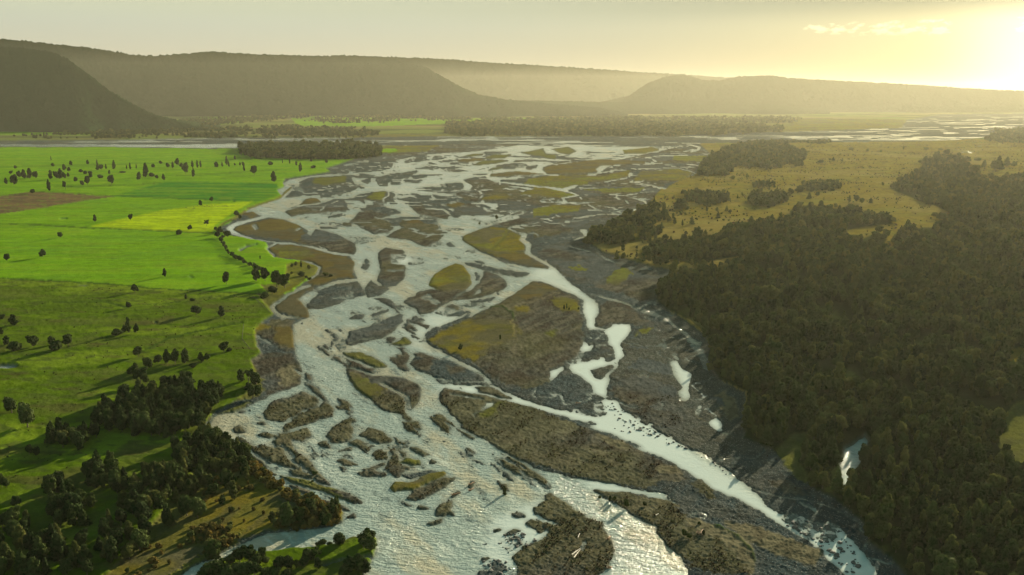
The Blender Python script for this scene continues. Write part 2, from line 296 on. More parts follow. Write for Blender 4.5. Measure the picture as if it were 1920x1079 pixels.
P(GOLD,'C','960 448 1300 420 1440 455 1380 490 1330 530 1000 520 900 530'); P(GOLD,'C','10 585 100 585 380 650 230 680 0 662')
P(GOLD,'C','0 850 0 780 200 740 430 750 400 800 150 832'); P(GOLD,'C','430 600 1000 590 960 620 700 640'); P(GOLD,'C','800 250 1100 220 1130 250 1000 280 820 280')
P(GOLD,'C','1260 300 1560 300 1540 350 1260 345'); P(GRAVEL,'C','980 400 1350 395 1400 360 1100 380')
P(SHOAL,'C','1020 215 1140 205 1340 215 1150 245'); P(GOLD,'C','1640 185 1900 180 1900 210 1700 250')
# SE channel
P(WATER,'I','470 0 550 0 545 60 660 85 720 38 865 48 885 90 820 180 780 220 790 260 825 320 760 380 700 400 620 420 560 440 500 450 545 530 615 535 680 475 705 480 680 520 662 570 675 650 652 712 560 660 520 590 400 500 310 440 360 400 520 365 740 330 735 280 665 225 668 150 650 100 545 75 490 110 455 190 500 230 545 215 530 275 455 300 440 290 450 180 500 90')
P(DRIFT,'I','640 350 750 340 720 370 640 380'); S(SHOAL,'I',50,'430 310 380 380'); S(SHOAL,'I',30,'740 400 700 470')
P(WATER,'I','145 460 265 418 285 436 205 500 150 580')
P(WATER,'I','600 740 652 708 750 730 800 790 900 880 1050 970 1260 1079 1280 1090 800 1079 640 960 380 880 200 820 0 770 0 750 200 805 400 855 600 880 660 850 620 790')
P(SHOAL,'I','540 740 620 720 640 840 560 860'); S(DRIFT,'I',6,'420 885 640 965')
S(WATER,'H',46,'470 240 560 280 700 350'); S(WATER,'H',34,'700 350 850 425 950 475'); S(WATER,'H',26,'950 475 1010 530 1045 575')
P(WATER,'H','640 575 850 588 1080 590 1180 650 1400 740 1700 830 1930 885 1930 925 1700 870 1450 790 1100 710 800 640 650 610')
S(WATER,'H',22,'690 665 850 685 980 715'); P(WATER,'H','975 800 1010 740 1080 735 1070 760 1000 810'); S(SHOAL,'H',14,'880 850 960 970'); P(WATER,'H','770 900 820 910 800 930')
P(GRAVEL,'H','500 430 560 370 680 400 800 430 950 500 1010 570 860 585 640 570 560 530'); P(DRIFT,'H','335 400 420 360 560 340 520 420 500 470 400 460'); P(DRIFT,'H','350 310 430 300 540 350 440 350'); P(DRIFT,'H','640 410 780 410 810 480 700 510')
P(DRIFT,'Z','832 728 900 740 950 752 1000 765 1090 800 1170 830 1240 865 1290 900 1250 905 1215 915 1170 910 1130 905 1090 898 1035 878 970 862 915 829 880 812 856 787 825 754 823 742')
P(MOSS,'H','920 850 1080 760 1180 730 1120 800 1040 880 950 900')
S(WATER,'H',22,'690 665 850 690 980 718'); P(WATER,'H','975 805 1005 745 1085 735 1070 765 1000 812'); S(WATER,'H',8,'1000 812 890 860 900 890')
P(SAND,'L','560 70 650 90 850 160 880 210 760 210 620 130'); P(SAND,'L','1150 340 1300 370 1350 430 1200 440 1100 400'); S(SAND,'L',30,'540 170 640 260 760 350')
P(WATER,'L','500 0 820 100 1100 250 1300 350 1600 560 1930 690 1930 540 1700 370 1500 260 1300 150 1100 40 1000 -20 700 -20')
P(WATER,'L','430 480 700 510 850 550 1000 588 1150 605 1290 700 1282 712 1130 645 980 606 880 592 700 582 520 572 450 530')
P(DRIFT,'L','520 572 700 580 870 592 1000 640 1150 645 1290 730 1340 800 1500 840 1700 1000 1800 1100 1900 1300 1450 1300 1300 1079 1200 960 800 730')
P(SAND,'N','0 560 150 560 330 600 450 640 650 720 750 800 800 960 760 1079 500 900 300 800 200 660 60 600'); P(SAND,'N','500 600 800 640 1300 830 1430 860 1380 950 1300 1000 1000 900 700 760')
P(DRIFT,'N','180 250 300 220 440 340 430 400 340 390'); P(DRIFT,'N','0 390 100 480 200 640 300 700 480 780 620 900 760 1079 400 1079 100 900 -100 700')
P(DRIFT,'N','900 240 1080 220 1180 300 1250 380 1100 360'); P(DRIFT,'N','860 0 980 0 1010 60 900 40')
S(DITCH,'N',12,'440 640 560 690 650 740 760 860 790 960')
P(WATER,'N','0 -40 0 40 250 170 550 350 850 500 1000 610 1200 720 1400 850 1450 930 1600 1079 1800 1300 2200 1300 1900 1079 1800 920 1600 700 1560 640 1450 590 1400 620 1300 590 1150 520 1050 540 930 480 850 400 700 270 560 140 460 80 330 0 250 -40')
P(SHOAL,'N','1000 560 1150 520 1300 590 1400 620 1450 590 1560 640 1500 780 1300 760 1150 660'); S(SHOAL,'N',30,'1200 430 1320 480 1340 530')
P(WATER,'I','1230 380 1270 370 1350 450 1425 480 1405 560 1390 640 1402 705 1340 725 1305 660 1340 610 1310 560 1260 500 1240 440')
S(SHOAL,'I',26,'1260 310 1290 360'); S(SHOAL,'I',30,'1500 780 1480 850'); P(WATER,'I','1570 930 1640 875 1700 950 1722 990 1680 1005 1600 960'); S(SHOAL,'I',20,'1560 800 1640 880'); S(SAND,'I',8,'1370 840 1460 870 1560 930'); S(WATER,'I',24,'1710 1022 1740 1028')
P(DRIFT,'I','680 640 760 540 880 500 1200 560 1290 640 1270 700 1000 780 800 740'); P(DRIFT,'I','870 430 1000 330 1100 370 1230 420 1250 500 1100 490 900 450'); P(DRIFT,'I','560 290 640 240 730 300 600 320')
P(GOLD,'I','920 110 1000 75 1060 80 1050 110 920 140'); P(DRIFT,'I','850 820 1000 780 1300 850 1400 1000 1200 1000 1000 900'); P(SAND,'I','1590 700 1720 640 1790 720 1840 800 1850 880 1750 920 1700 820'); P(DRIFT,'I','1580 700 1650 690 1700 780 1660 790')
P(DRIFT,'I','820 240 1030 240 1030 260 830 255'); P(DRIFT,'I','-50 -50 430 -50 450 220 400 320 150 440 150 570 20 600 -50 500')
P(MOSS,'I','80 140 200 90 240 100 180 160')
# left bank details
P(DRIFT,'G','380 80 560 0 720 0 700 60 730 280 600 270 530 200 400 130'); P(BROWN,'G','560 60 700 60 730 260 640 250 540 170')
P(DRIFT,'G','340 380 440 310 700 300 800 430 790 580 700 620 470 670 430 500'); P(SAND,'G','560 480 700 400 780 480 770 570 600 600')
S(WATER,'G',16,'370 90 375 130 430 170 500 200 530 235'); S(WATER,'G',12,'470 180 500 220'); S(WATER,'G',16,'730 450 780 490'); S(GRAVEL,'G',34,'530 240 620 290')
S(GRAVEL,'G',44,'460 690 250 750 60 820 0 860')
P(GOLD,'U','1440 770 1480 740 1530 760 1440 800 1440 880 1400 860')
# fields
P(TILLED,'Z','-900 420 -900 380 0 370 60 361 200 370 215 371 160 378 80 392 0 404')
P(DARKG,'Z','205 371 310 343 370 343 520 346 522 362 526 366 480 382 440 378 300 373')
P(BRIGHT,'Z','167 427 300 397 374 387 474 380 434 403 403 425 400 438 300 434')
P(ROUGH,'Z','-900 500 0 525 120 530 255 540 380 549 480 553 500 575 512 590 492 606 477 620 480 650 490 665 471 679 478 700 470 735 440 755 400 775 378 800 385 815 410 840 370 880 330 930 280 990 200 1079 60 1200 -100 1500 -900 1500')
P(GOLD,'Z','200 1079 260 1040 330 985 380 925 440 875 470 862 523 908 560 932 600 946 640 960 640 975 600 985 500 996 440 1020 330 1075 220 1140 60 1300 0 1300')
P(MOSS,'Z','340 1079 300 1090 430 1010 500 985 440 1010')
S(DITCH,'Z',4.2,'-300 405 0 421 80 425 165 430 260 433 400 440'); S(DITCH,'Z',4.2,'-300 515 0 525 120 530 240 538 300 545 480 553')  # dark ditch strokes, with the hedge lines' shade put into the colour
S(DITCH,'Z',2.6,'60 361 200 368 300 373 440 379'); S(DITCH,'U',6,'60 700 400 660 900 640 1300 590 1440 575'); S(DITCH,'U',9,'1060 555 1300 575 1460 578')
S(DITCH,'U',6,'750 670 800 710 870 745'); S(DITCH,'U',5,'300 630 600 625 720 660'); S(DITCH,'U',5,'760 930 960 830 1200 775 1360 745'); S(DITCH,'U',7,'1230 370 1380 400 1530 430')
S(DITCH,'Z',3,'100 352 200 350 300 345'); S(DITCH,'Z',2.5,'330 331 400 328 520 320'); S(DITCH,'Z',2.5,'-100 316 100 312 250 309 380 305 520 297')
P(WATER,'Z','-60 687 0 686 22 685 36 690 20 694 0 694 -60 694'); S(WATER,'Z',3,'150 538 163 538'); S(WATER,'Z',2.4,'113 412 124 412'); S(WATER,'Z',3,'354 522 361 522'); S(WATER,'Z',3.5,'290 607 293 609')
# clearings and the glimpse of river inside the east wood
P(WOOD,'Z','1280 457 1347 450 1380 427 1480 420 1480 397 1514 387 1564 393 1614 403 1667 413 1674 423 1614 430 1580 437 1597 457 1647 440 1664 443 1660 463 1674 473 1680 440 1714 432 1767 427 1790 405 1750 388 1700 370 1665 355 1700 338 1725 315 1760 290 1804 295 1822 328 1855 342 1920 325 2820 280 2820 1500 1900 1500 1780 1250 1697 1079 1673 1056 1627 1019 1624 992 1573 949 1513 912 1480 882 1447 846 1393 826 1398 790 1400 740 1354 717 1331 692 1331 637 1298 608 1250 583 1231 566 1229 544 1250 527 1296 515 1300 500 1250 490')
P(MOSS,'Z','1453 849 1487 819 1530 812 1533 830 1513 852 1500 872 1513 893 1513 911 1480 885'); P(MOSS,'Z','1874 799 1900 765 1925 750 2100 720 2100 940 1925 905 1897 866 1874 842')
P(TERR,'Z','1297 507 1333 493 1393 483 1390 493 1357 510'); P(TERR,'Z','1463 493 1497 477 1503 483 1473 499'); P(TERR,'Z','1885 665 1920 655 1960 680 1920 690 1890 682')
P(MOSS,'Z','1393 671 1400 662 1427 664 1415 680'); P(MOSS,'Z','1330 632 1368 634 1360 652 1335 648'); P(MOSS,'Z','1385 560 1420 552 1400 570'); P(MOSS,'Z','1450 440 1470 448 1455 452')
P(WATER,'W','900 400 912 360 960 340 1020 288 1030 300 1050 340 1010 400 990 470 950 550 918 655 905 650 890 550 880 460')
S(WATER,'Z',4,'1806 606 1807 616'); S(WATER,'Z',10,'1882 396 1892 400'); S(WATER,'Z',3,'1803 286 1822 286'); S(WATER,'Z',2,'1833 276 1840 274')
# the far river across the valley
P(BRAID,'Z','-900 268 0 264 200 263 330 261 420 258 600 259 800 256 1000 256 1280 254 1350 248 1500 247 1690 240 1700 226 1760 215 2820 200 2820 262 1920 252 1850 258 1800 263 1740 266 1500 268 1330 269 1260 275 1060 276 960 272 800 270 700 273 560 277 400 280 200 277 0 277 -900 280')
P(WATER,'Z','-900 272 0 271 150 271 330 272 520 268 640 266 700 266 700 270 560 274 400 278 200 276 0 275 -900 278')
# ------------------------------------------------------------------ materials
def newmat(name):
    m = bpy.data.materials.new(name); m.use_nodes = True
    nt = m.node_tree
    for n in list(nt.nodes): nt.nodes.remove(n)
    return m, nt
def N(nt, t, **kw):
    n = nt.nodes.new(t)
    for k, v in kw.items():
        if k.startswith('i_'): n.inputs[k[2:].replace('_', ' ')].default_value = v
        else: setattr(n, k, v)
    return n
def L(nt, a, b): nt.links.new(a, b)
def math_(nt, op, a, b=None, c=None):
    n = nt.nodes.new('ShaderNodeMath'); n.operation = op
    for i, q in enumerate((a, b, c)):
        if q is None: continue
        if isinstance(q, (int, float)): n.inputs[i].default_value = q
        else: nt.links.new(q, n.inputs[i])
    return n.outputs[0]
def mixc(nt, fac, a, b, mode='MIX'):
    n = nt.nodes.new('ShaderNodeMix'); n.data_type = 'RGBA'; n.blend_type = mode
    for s, q in ((n.inputs[0], fac), (n.inputs[6], a), (n.inputs[7], b)):
        if isinstance(q, (int, float)): s.default_value = q
        elif isinstance(q, tuple): s.default_value = q+(1,)*(4-len(q))
        else: nt.links.new(q, s)
    return n.outputs[2]
def noise(nt, scale, detail=3, rough=.5, vec=None, out='Fac'):
    n = nt.nodes.new('ShaderNodeTexNoise'); n.inputs['Scale'].default_value = scale
    n.inputs['Detail'].default_value = detail; n.inputs['Roughness'].default_value = rough
    if vec is not None: nt.links.new(vec, n.inputs['Vector'])
    return n.outputs[out]

def mat_ground():
    m, nt = newmat('valley_ground'); out = N(nt, 'ShaderNodeOutputMaterial')
    b = N(nt, 'ShaderNodeBsdfPrincipled'); b.inputs['Roughness'].default_value = 1.0; b.inputs['Specular IOR Level'].default_value = 0.0
    geo = N(nt, 'ShaderNodeNewGeometry'); pos = geo.outputs['Position']
    col = N(nt, 'ShaderNodeAttribute', attribute_name='tint').outputs['Color']
    st = N(nt, 'ShaderNodeAttribute', attribute_name='stony').outputs['Fac']
    n1 = noise(nt, .45, 5, .65, pos); n2 = noise(nt, 2.2, 3, .6, pos); n3 = noise(nt, .07, 5, .7, pos); n4 = noise(nt, .018, 4, .65, pos)
    k = math_(nt, 'ADD', math_(nt, 'MULTIPLY', n1, .6), math_(nt, 'MULTIPLY', n2, .4))
    k = math_(nt, 'ADD', k, math_(nt, 'ADD', math_(nt, 'MULTIPLY', n3, .65), math_(nt, 'MULTIPLY', n4, .4)))
    k = math_(nt, 'POWER', k, math_(nt, 'ADD', 1.9, math_(nt, 'MULTIPLY', st, 1.2)))
    cc = N(nt, 'ShaderNodeCombineColor')
    for i in range(3): L(nt, k, cc.inputs[i])
    c2 = mixc(nt, .75, col, cc.outputs[0], 'MULTIPLY')
    # pale and dark stones on the gravel
    v = N(nt, 'ShaderNodeTexVoronoi'); v.inputs['Scale'].default_value = 1.1; L(nt, pos, v.inputs['Vector'])
    sep = N(nt, 'ShaderNodeSeparateColor'); L(nt, v.outputs['Color'], sep.inputs[0])
    stone = math_(nt, 'MULTIPLY', math_(nt, 'GREATER_THAN', sep.outputs[0], .8), math_(nt, 'LESS_THAN', v.outputs['Distance'], .42))
    c3 = mixc(nt, math_(nt, 'MULTIPLY', math_(nt, 'MULTIPLY', stone, st), .55), c2, (.26, .26, .25))
    L(nt, c3, b.inputs['Base Color'])
    bp = N(nt, 'ShaderNodeBump'); bp.inputs['Strength'].default_value = .8; bp.inputs['Distance'].default_value = .5
    L(nt, math_(nt, 'ADD', math_(nt, 'MULTIPLY', n1, 1.2), math_(nt, 'MULTIPLY', n2, .35)), bp.inputs['Height']); L(nt, bp.outputs[0], b.inputs['Normal'])
    L(nt, b.outputs[0], out.inputs[0]); return m

def mat_water():
    m, nt = newmat('glacial_water'); out = N(nt, 'ShaderNodeOutputMaterial')
    b = N(nt, 'ShaderNodeBsdfPrincipled')
    geo = N(nt, 'ShaderNodeNewGeometry'); pos = geo.outputs['Position']
    rip = N(nt, 'ShaderNodeAttribute', attribute_name='ripple').outputs['Fac']
    mp = N(nt, 'ShaderNodeMapping'); mp.inputs['Rotation'].default_value = (0, 0, R(20)); mp.inputs['Scale'].default_value = (1, 1.7, 1); L(nt, pos, mp.inputs['Vector'])
    fl = N(nt, 'ShaderNodeMapping'); fl.inputs['Rotation'].default_value = (0, 0, R(-28)); L(nt, pos, fl.inputs['Vector'])
    fs = N(nt, 'ShaderNodeMapping'); fs.inputs['Scale'].default_value = (1, .33, 1); L(nt, fl.outputs[0], fs.inputs['Vector']); flow = fs.outputs[0]
    shal = N(nt, 'ShaderNodeAttribute', attribute_name='shallow').outputs['Fac']
    w1 = noise(nt, .16, 4, .62, mp.outputs[0]); w2 = noise(nt, .5, 3, .6, mp.outputs[0]); big = noise(nt, .022, 4, .6, flow)
    mott = noise(nt, .06, 6, .75, flow)
    r2 = math_(nt, 'MULTIPLY', rip, math_(nt, 'ADD', .35, math_(nt, 'MULTIPLY', big, 1.3)))
    bp = N(nt, 'ShaderNodeBump'); bp.inputs['Distance'].default_value = 1.25
    L(nt, math_(nt, 'ADD', math_(nt, 'MULTIPLY', w1, 1.7), math_(nt, 'MULTIPLY', w2, .6)), bp.inputs['Height'])
    L(nt, math_(nt, 'ADD', .03, math_(nt, 'MULTIPLY', r2, WAVE)), bp.inputs['Strength']); L(nt, bp.outputs[0], b.inputs['Normal'])
    silt = mixc(nt, big, (.22, .31, .30), (.34, .40, .36))
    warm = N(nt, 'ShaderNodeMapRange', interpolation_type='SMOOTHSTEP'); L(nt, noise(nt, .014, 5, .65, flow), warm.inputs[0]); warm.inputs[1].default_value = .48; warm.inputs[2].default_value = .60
    silt = mixc(nt, math_(nt, 'MULTIPLY', warm.outputs[0], .8), silt, (.40, .37, .26))  # cream patches: submerged silt, with warm flare light put into the colour
    base = mixc(nt, rip, (.52, .60, .57), silt)  # calm water is paler: sky reflection put into its base colour
    mk = N(nt, 'ShaderNodeMapRange', interpolation_type='SMOOTHSTEP'); L(nt, mott, mk.inputs[0]); mk.inputs[1].default_value = .52; mk.inputs[2].default_value = .68
    base = mixc(nt, math_(nt, 'MULTIPLY', mk.outputs[0], .85), base, (.48, .54, .49))
    md = N(nt, 'ShaderNodeMapRange', interpolation_type='SMOOTHSTEP'); L(nt, mott, md.inputs[0]); md.inputs[1].default_value = .46; md.inputs[2].default_value = .34
    base = mixc(nt, math_(nt, 'MULTIPLY', math_(nt, 'MULTIPLY', md.outputs[0], rip), .8), base, (.085, .125, .12))
    base = mixc(nt, math_(nt, 'MULTIPLY', shal, .75), base, (.13, .135, .105))
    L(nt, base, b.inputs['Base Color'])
    L(nt, math_(nt, 'ADD', .05, math_(nt, 'MULTIPLY', r2, .10)), b.inputs['Roughness'])
    b.inputs['IOR'].default_value = 1.6; b.inputs['Specular IOR Level'].default_value = .5
    L(nt, b.outputs[0], out.inputs[0]); return m
WAVE = 1.0

# ------------------------------------------------------------------ the valley floor sheet
cols = np.concatenate([np.arange(-900, -120, 14), np.arange(-120, 2040, 1.7), np.arange(2040, 2830, 14)])
rows = np.concatenate([CAM_H*0+np.array([178.6, 179.2, 180, 181, 182.5, 184, 186, 188, 190, 192, 194, 196, 198]), np.arange(200, 300, 1.0), np.arange(300, 1100, 1.4), np.arange(1100, 1500, 6)])
hor = 539.5-F_PX*math.tan(PITCH)
rows = rows[rows > hor + 14]
U, V = np.meshgrid(cols, rows)
X, Y = ground(U, V)
NR, NC = U.shape
# outlines get an uneven edge
def warp(U, V):
    a = np.clip((V-190)/500, .25, 1.25)
    wu = (fbm(U / 26, V / 13, 3, 4) - .5) * 7 * a + (vn(U / 5, V / 3, 5) - .5) * 3.2 * a
    wv = (fbm(U / 26 + 50, V / 13, 9, 4) - .5) * 4.2 * a + (vn(U / 5, V / 3 + 40, 6) - .5) * 2.0 * a
    return U+wu, V+wv
WU, WV = warp(U, V)
CL = np.full(U.shape, PASTURE, np.int8)
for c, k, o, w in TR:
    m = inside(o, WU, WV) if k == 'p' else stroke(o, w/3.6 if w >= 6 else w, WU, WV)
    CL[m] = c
# widths of strokes were measured on enlarged sheets
# braided far river: threads of water between gravel
fb = fbm(X/700, Y/260, 21, 5); fr = np.abs(fb-.5)
CL[(CL == BRAID) & (fr < np.where(U > 1500, .036, .055))] = WATER
CL[CL == BRAID] = GRAVEL
# small gravel islets and shallow riffles inside the wide braids
isl = fbm(X / 95, Y / 120, 151, 4); rif = fbm(X / 36, Y / 60, 153, 4); wat = CL == WATER
CL[wat & (V > 284) & (V < 430) & (U > 600) & (U < 1240) & (isl > .60)] = GRAVEL
CL[wat & (V > 284) & (V < 430) & (U > 540) & (U < 1240) & (rif > .66)] = SHOAL
CL[wat & (V >= 430) & (V < 660) & (U > 560) & (U < 960) & (rif > .69)] = SHOAL
# long low silt bars lying along the current in the wide near channels
across = X * .88 + Y * .47; along = -X * .47 + Y * .88
bars_ = fbm(across / 13, along / 60, 181, 4) + .30 * (fbm(X / 110, Y / 110, 183, 2) - .5)
nearw = wat & (V > 560) & (V < 950) & (U > 430) & (U < 1080) & ((box(box(wat * 1.0, 3, 5), 3, 5)) > .80)
CL[nearw & (bars_ > .61)] = SHOAL
CL[nearw & (bars_ > .655)] = DRIFT
# finer threads of water
t1_ = np.abs(fbm(X / 150, Y / 110, 23, 4) - .5); t2_ = np.abs(fbm(X / 60, Y / 70, 27, 4) - .5)
mid_ = (V > 272) & (V < 440) & (U > 560); low_ = (V >= 430) & (U > 560)
CL[mid_ & np.isin(CL, (GRAVEL, DRIFT)) & (t1_ < .016)] = WATER
CL[low_ & np.isin(CL, (GRAVEL,)) & (t2_ < .010)] = SHOAL

HT = {WATER: -.50, GRAVEL: .52, DRIFT: .66, GOLD: 1.0, BROWN: .9, PASTURE: 2.3, ROUGH: 2.3, DARKG: 2.3, BRIGHT: 2.3, TILLED: 2.2, TERR: 2.8, WOOD: 2.9, SHOAL: .02, SAND: .6, FARP: 2.5, DITCH: 1.7, MOSS: .7}
ht = np.array([HT.get(i, .5) for i in range(18)], float)[CL]
Hsoft = box(box(ht, 1, 1), 1, 1); kf = sm(400, 560, V); H = (.6 * box(ht, 0, 1) + .4 * ht) * (1 - kf) + Hsoft * kf
near = np.clip(1500/np.maximum(Y, 300), 0, 1)
f20 = fbm(X/22, Y/22, 31, 4); f5 = fbm(X/5, Y/5, 37, 3); f1 = vn(X/1.1, Y/1.1, 41)
bar = np.isin(CL, (GRAVEL, DRIFT, SAND, SHOAL, MOSS))
fpx = vn(U / 3.6, V / 2.0, 45) + .6 * vn(U / 9, V / 4.2, 46) - .8
H = H + np.where(bar, (f20 - .5) * .75 + (f5 - .5) * .8 * near + (f1 - .5) * .3 * near + fpx * .5, (f20 - .5) * .5 + (f5 - .5) * .35 * near)
H = np.where(CL == SHOAL, (f5-.5)*1.3+(f1-.5)*.8*near+(f20-.5)*.5+.02, H)
# low swells in the rough pasture so that the low sun models it
H = np.where(CL == ROUGH, H+(fbm(X/60, Y/35, 51, 3)-.5)*1.6+(f5-.5)*.5, H)
H = np.where((H < .12) & ~np.isin(CL, (WATER, SHOAL)) & (box((CL == WATER)*1.0, 2, 2) < .01), .15, H)

def C3(r, g, b): return np.array([r, g, b])
BASE = {WATER: C3(.10, .12, .10), GRAVEL: C3(.034, .048, .051), DRIFT: C3(.050, .051, .043), GOLD: C3(.118, .100, .016), BROWN: C3(.092, .076, .026), PASTURE: C3(.106, .230, .004),
        ROUGH: C3(.058, .100, .004), DARKG: C3(.030, .135, .012), BRIGHT: C3(.29, .39, .003), TILLED: C3(.12, .085, .040), TERR: C3(.140, .112, .020), WOOD: C3(.02, .03, .010),  # ROUGH is lowered partly to carry cloud shade in its colour
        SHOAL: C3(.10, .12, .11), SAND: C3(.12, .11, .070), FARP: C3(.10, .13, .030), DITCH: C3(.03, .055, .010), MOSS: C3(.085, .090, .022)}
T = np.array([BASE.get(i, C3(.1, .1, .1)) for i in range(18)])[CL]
CL2 = np.full(U.shape, PASTURE, np.int8)
JU = WU + (fbm(U / 11, V / 6, 141, 4) - .5) * 26 * np.clip((V - 190) / 400, .2, 1); JV = WV + (fbm(U / 11 + 7, V / 6, 143, 4) - .5) * 13 * np.clip((V - 190) / 400, .2, 1)
for c, k, o, w in TR:
    m = inside(o, JU, JV) if k == 'p' else stroke(o, w / 3.6 if w >= 6 else w, JU, JV)
    CL2[m] = c
soil = (GRAVEL, DRIFT, SAND, MOSS, GOLD, BROWN); both = np.isin(CL, soil) & np.isin(CL2, soil)
T2 = np.array([BASE.get(i, C3(.1, .1, .1)) for i in range(18)])[CL2]; CLS = CL.copy(); CLS[both] = CL2[both]
for k in range(3): T[..., k] = box(np.where(both, .25 * T[..., k] + .75 * T2[..., k], T[..., k]), 1, 1)
def tint(mask, amount, c):
    global T
    a = (mask*amount)[..., None]; T = T*(1-a)+np.array(c)*a
# streaky drift bars: scrub, sand and stone in bands along the flow
ca, sa = math.cos(R(62)), math.sin(R(62))
XS, YS = X*ca+Y*sa, -X*sa+Y*ca
s1 = fbm(XS/34, YS/9, 61, 4); s2 = fbm(XS/14, YS/4, 67, 4); s3 = fbm(X/160, Y/160, 71, 4)
dr = (CLS == DRIFT)
tint(dr, sm(.52, .64, s1) * .7, (.038, .031, .022)); tint(dr, sm(.5, .36, s1) * .6, (.100, .094, .068)); tint(dr, sm(.56, .66, s2) * .7, (.030, .029, .021))
tint(dr, sm(.52, .66, s3) * .8, (.056, .070, .073)); tint(dr, sm(.46, .34, s3) * .35, (.085, .085, .032)); tint(CLS == GOLD, sm(.50, .60, fbm(X / 70, Y / 70, 161, 4)) * .75, (.066, .066, .048)); tint(CLS == BROWN, sm(.50, .60, fbm(X / 60, Y / 60, 163, 4)) * .6, (.060, .062, .048))
tint(CLS == GRAVEL, sm(.5, .66, s1) * .4, (.075, .080, .073)); tint(CLS == GRAVEL, sm(.58, .68, s2) * .6, (.028, .037, .036)); tint(CLS == GRAVEL, sm(.55, .7, s3) * .5, (.066, .064, .045))
tint(CL == SAND, sm(.55, .62, s2)*.6, (.06, .055, .035)); tint(CLS == GOLD, sm(.47, .62, f20)*.7, (.085, .085, .02)); tint(CLS == GOLD, sm(.5, .62, s3)*.6, (.11, .13, .02)); tint(CLS == GOLD, sm(.55, .66, s2)*.6, (.075, .07, .03))
tint(CLS == BROWN, sm(.48, .64, f20)*.6, (.08, .06, .025)); tint(CL == MOSS, sm(.5, .62, f20)*.5, (.07, .075, .03))
g1 = fbm(X/90, Y/40, 81, 4); g2 = fbm(X/12, Y/7, 83, 3)
pa = np.isin(CL, (PASTURE, BRIGHT, DARKG))
tint(CL == PASTURE, sm(.5, .68, g1)*.5, (.15, .26, .015)); tint(pa, sm(.58, .72, g2)*.3, (.06, .13, .02)); tint(CL == PASTURE, sm(.48, .3, g1)*.35, (.075, .17, .02))
stripe = fbm(X / 240 + Y / 900, Y / 9, 111, 3); stripe2 = fbm(X / 70, Y / 22, 113, 4)
tint(pa, sm(.54, .64, stripe) * .35, (.085, .17, .004)); tint(pa, sm(.45, .36, stripe) * .35, (.15, .26, .004)); tint(pa, sm(.56, .7, stripe2) * .4, (.14, .20, .012))
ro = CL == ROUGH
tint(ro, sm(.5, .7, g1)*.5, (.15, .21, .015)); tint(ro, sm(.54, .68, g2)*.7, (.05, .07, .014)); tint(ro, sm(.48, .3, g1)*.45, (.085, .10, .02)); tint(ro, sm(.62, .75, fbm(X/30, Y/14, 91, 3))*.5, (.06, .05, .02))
tint(CL == TILLED, sm(.5, .6, fbm(X/60, Y/16, 95, 4))*.7, (.07, .055, .035)); tint(CL == TILLED, sm(.56, .66, g2)*.5, (.10, .15, .02))
te = CL == TERR
tint(te, sm(.5, .68, g1) * .5, (.115, .125, .026)); tint(te, sm(.55, .66, g2) * .6, (.075, .066, .022)); tint(te, sm(.52, .66, s3) * .5, (.18, .145, .05))
fp = CL == FARP
tint(fp, sm(.48, .6, fbm(X/900, Y/400, 97, 4))*.9, (.15, .13, .05)); tint(fp, sm(.5, .62, fbm(X/500+9, Y/300, 99, 4))*.8, (.05, .06, .025))
landing = box(box((CL == WATER) * 1.0, 2, 5), 2, 5); mud = bar * sm(.54, .66, fbm(X / 28, Y / 28, 117, 3)); tint(mud, .2, (.085, .070, .048)); tint(bar, np.clip((landing - .25) * 1.1, 0, .6), (.050, .064, .062))
# wet margins darken
wet = box(box((CL == WATER)*1.0, 1, 2), 1, 2); tint(bar, np.clip(wet*1.2, 0, .55), (.045, .055, .052))
stony = np.where(np.isin(CL, (GRAVEL, SHOAL)), 1.0, np.where(CL == DRIFT, .5, 0))

def grid_mesh(name, X, Y, Z, attrs=(), colors=()):
    nr, nc = X.shape; me = bpy.data.meshes.new(name)
    co = np.stack([X, Y, Z], -1).reshape(-1, 3).astype(np.float32)
    i = np.arange(nr*nc).reshape(nr, nc)
    q = np.stack([i[:-1, :-1], i[1:, :-1], i[1:, 1:], i[:-1, 1:]], -1).reshape(-1, 4).astype(np.int32)
    me.vertices.add(len(co)); me.vertices.foreach_set('co', co.ravel())
    me.loops.add(q.size); me.loops.foreach_set('vertex_index', q.ravel())
    me.polygons.add(len(q)); me.polygons.foreach_set('loop_start', np.arange(0, q.size, 4, dtype=np.int32))
    me.update(calc_edges=True)
    for n, a in attrs:
        at = me.attributes.new(n, 'FLOAT', 'POINT'); at.data.foreach_set('value', a.astype(np.float32).ravel())
    for n, a in colors:
        at = me.attributes.new(n, 'FLOAT_COLOR', 'POINT'); c = np.ones((len(co), 4), np.float32); c[:, :3] = a.reshape(-1, 3); at.data.foreach_set('color', c.ravel())
    me.polygons.foreach_set('use_smooth', np.ones(len(q), bool))
    return me
def link(name, me, m=None, parent=None, **props):
    o = bpy.data.objects.new(name, me); COL.objects.link(o)
    if m is not None and me is not None and len(me.materials) == 0: me.materials.append(m)
    if parent is not None: o.parent = parent
    for k, v in props.items(): o[k] = v
    return o
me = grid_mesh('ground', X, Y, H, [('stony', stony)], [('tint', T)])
link('ground', me, mat_ground(), kind='structure', label='braided valley floor of green paddocks, gravel bars, golden islands and wooded terrace')
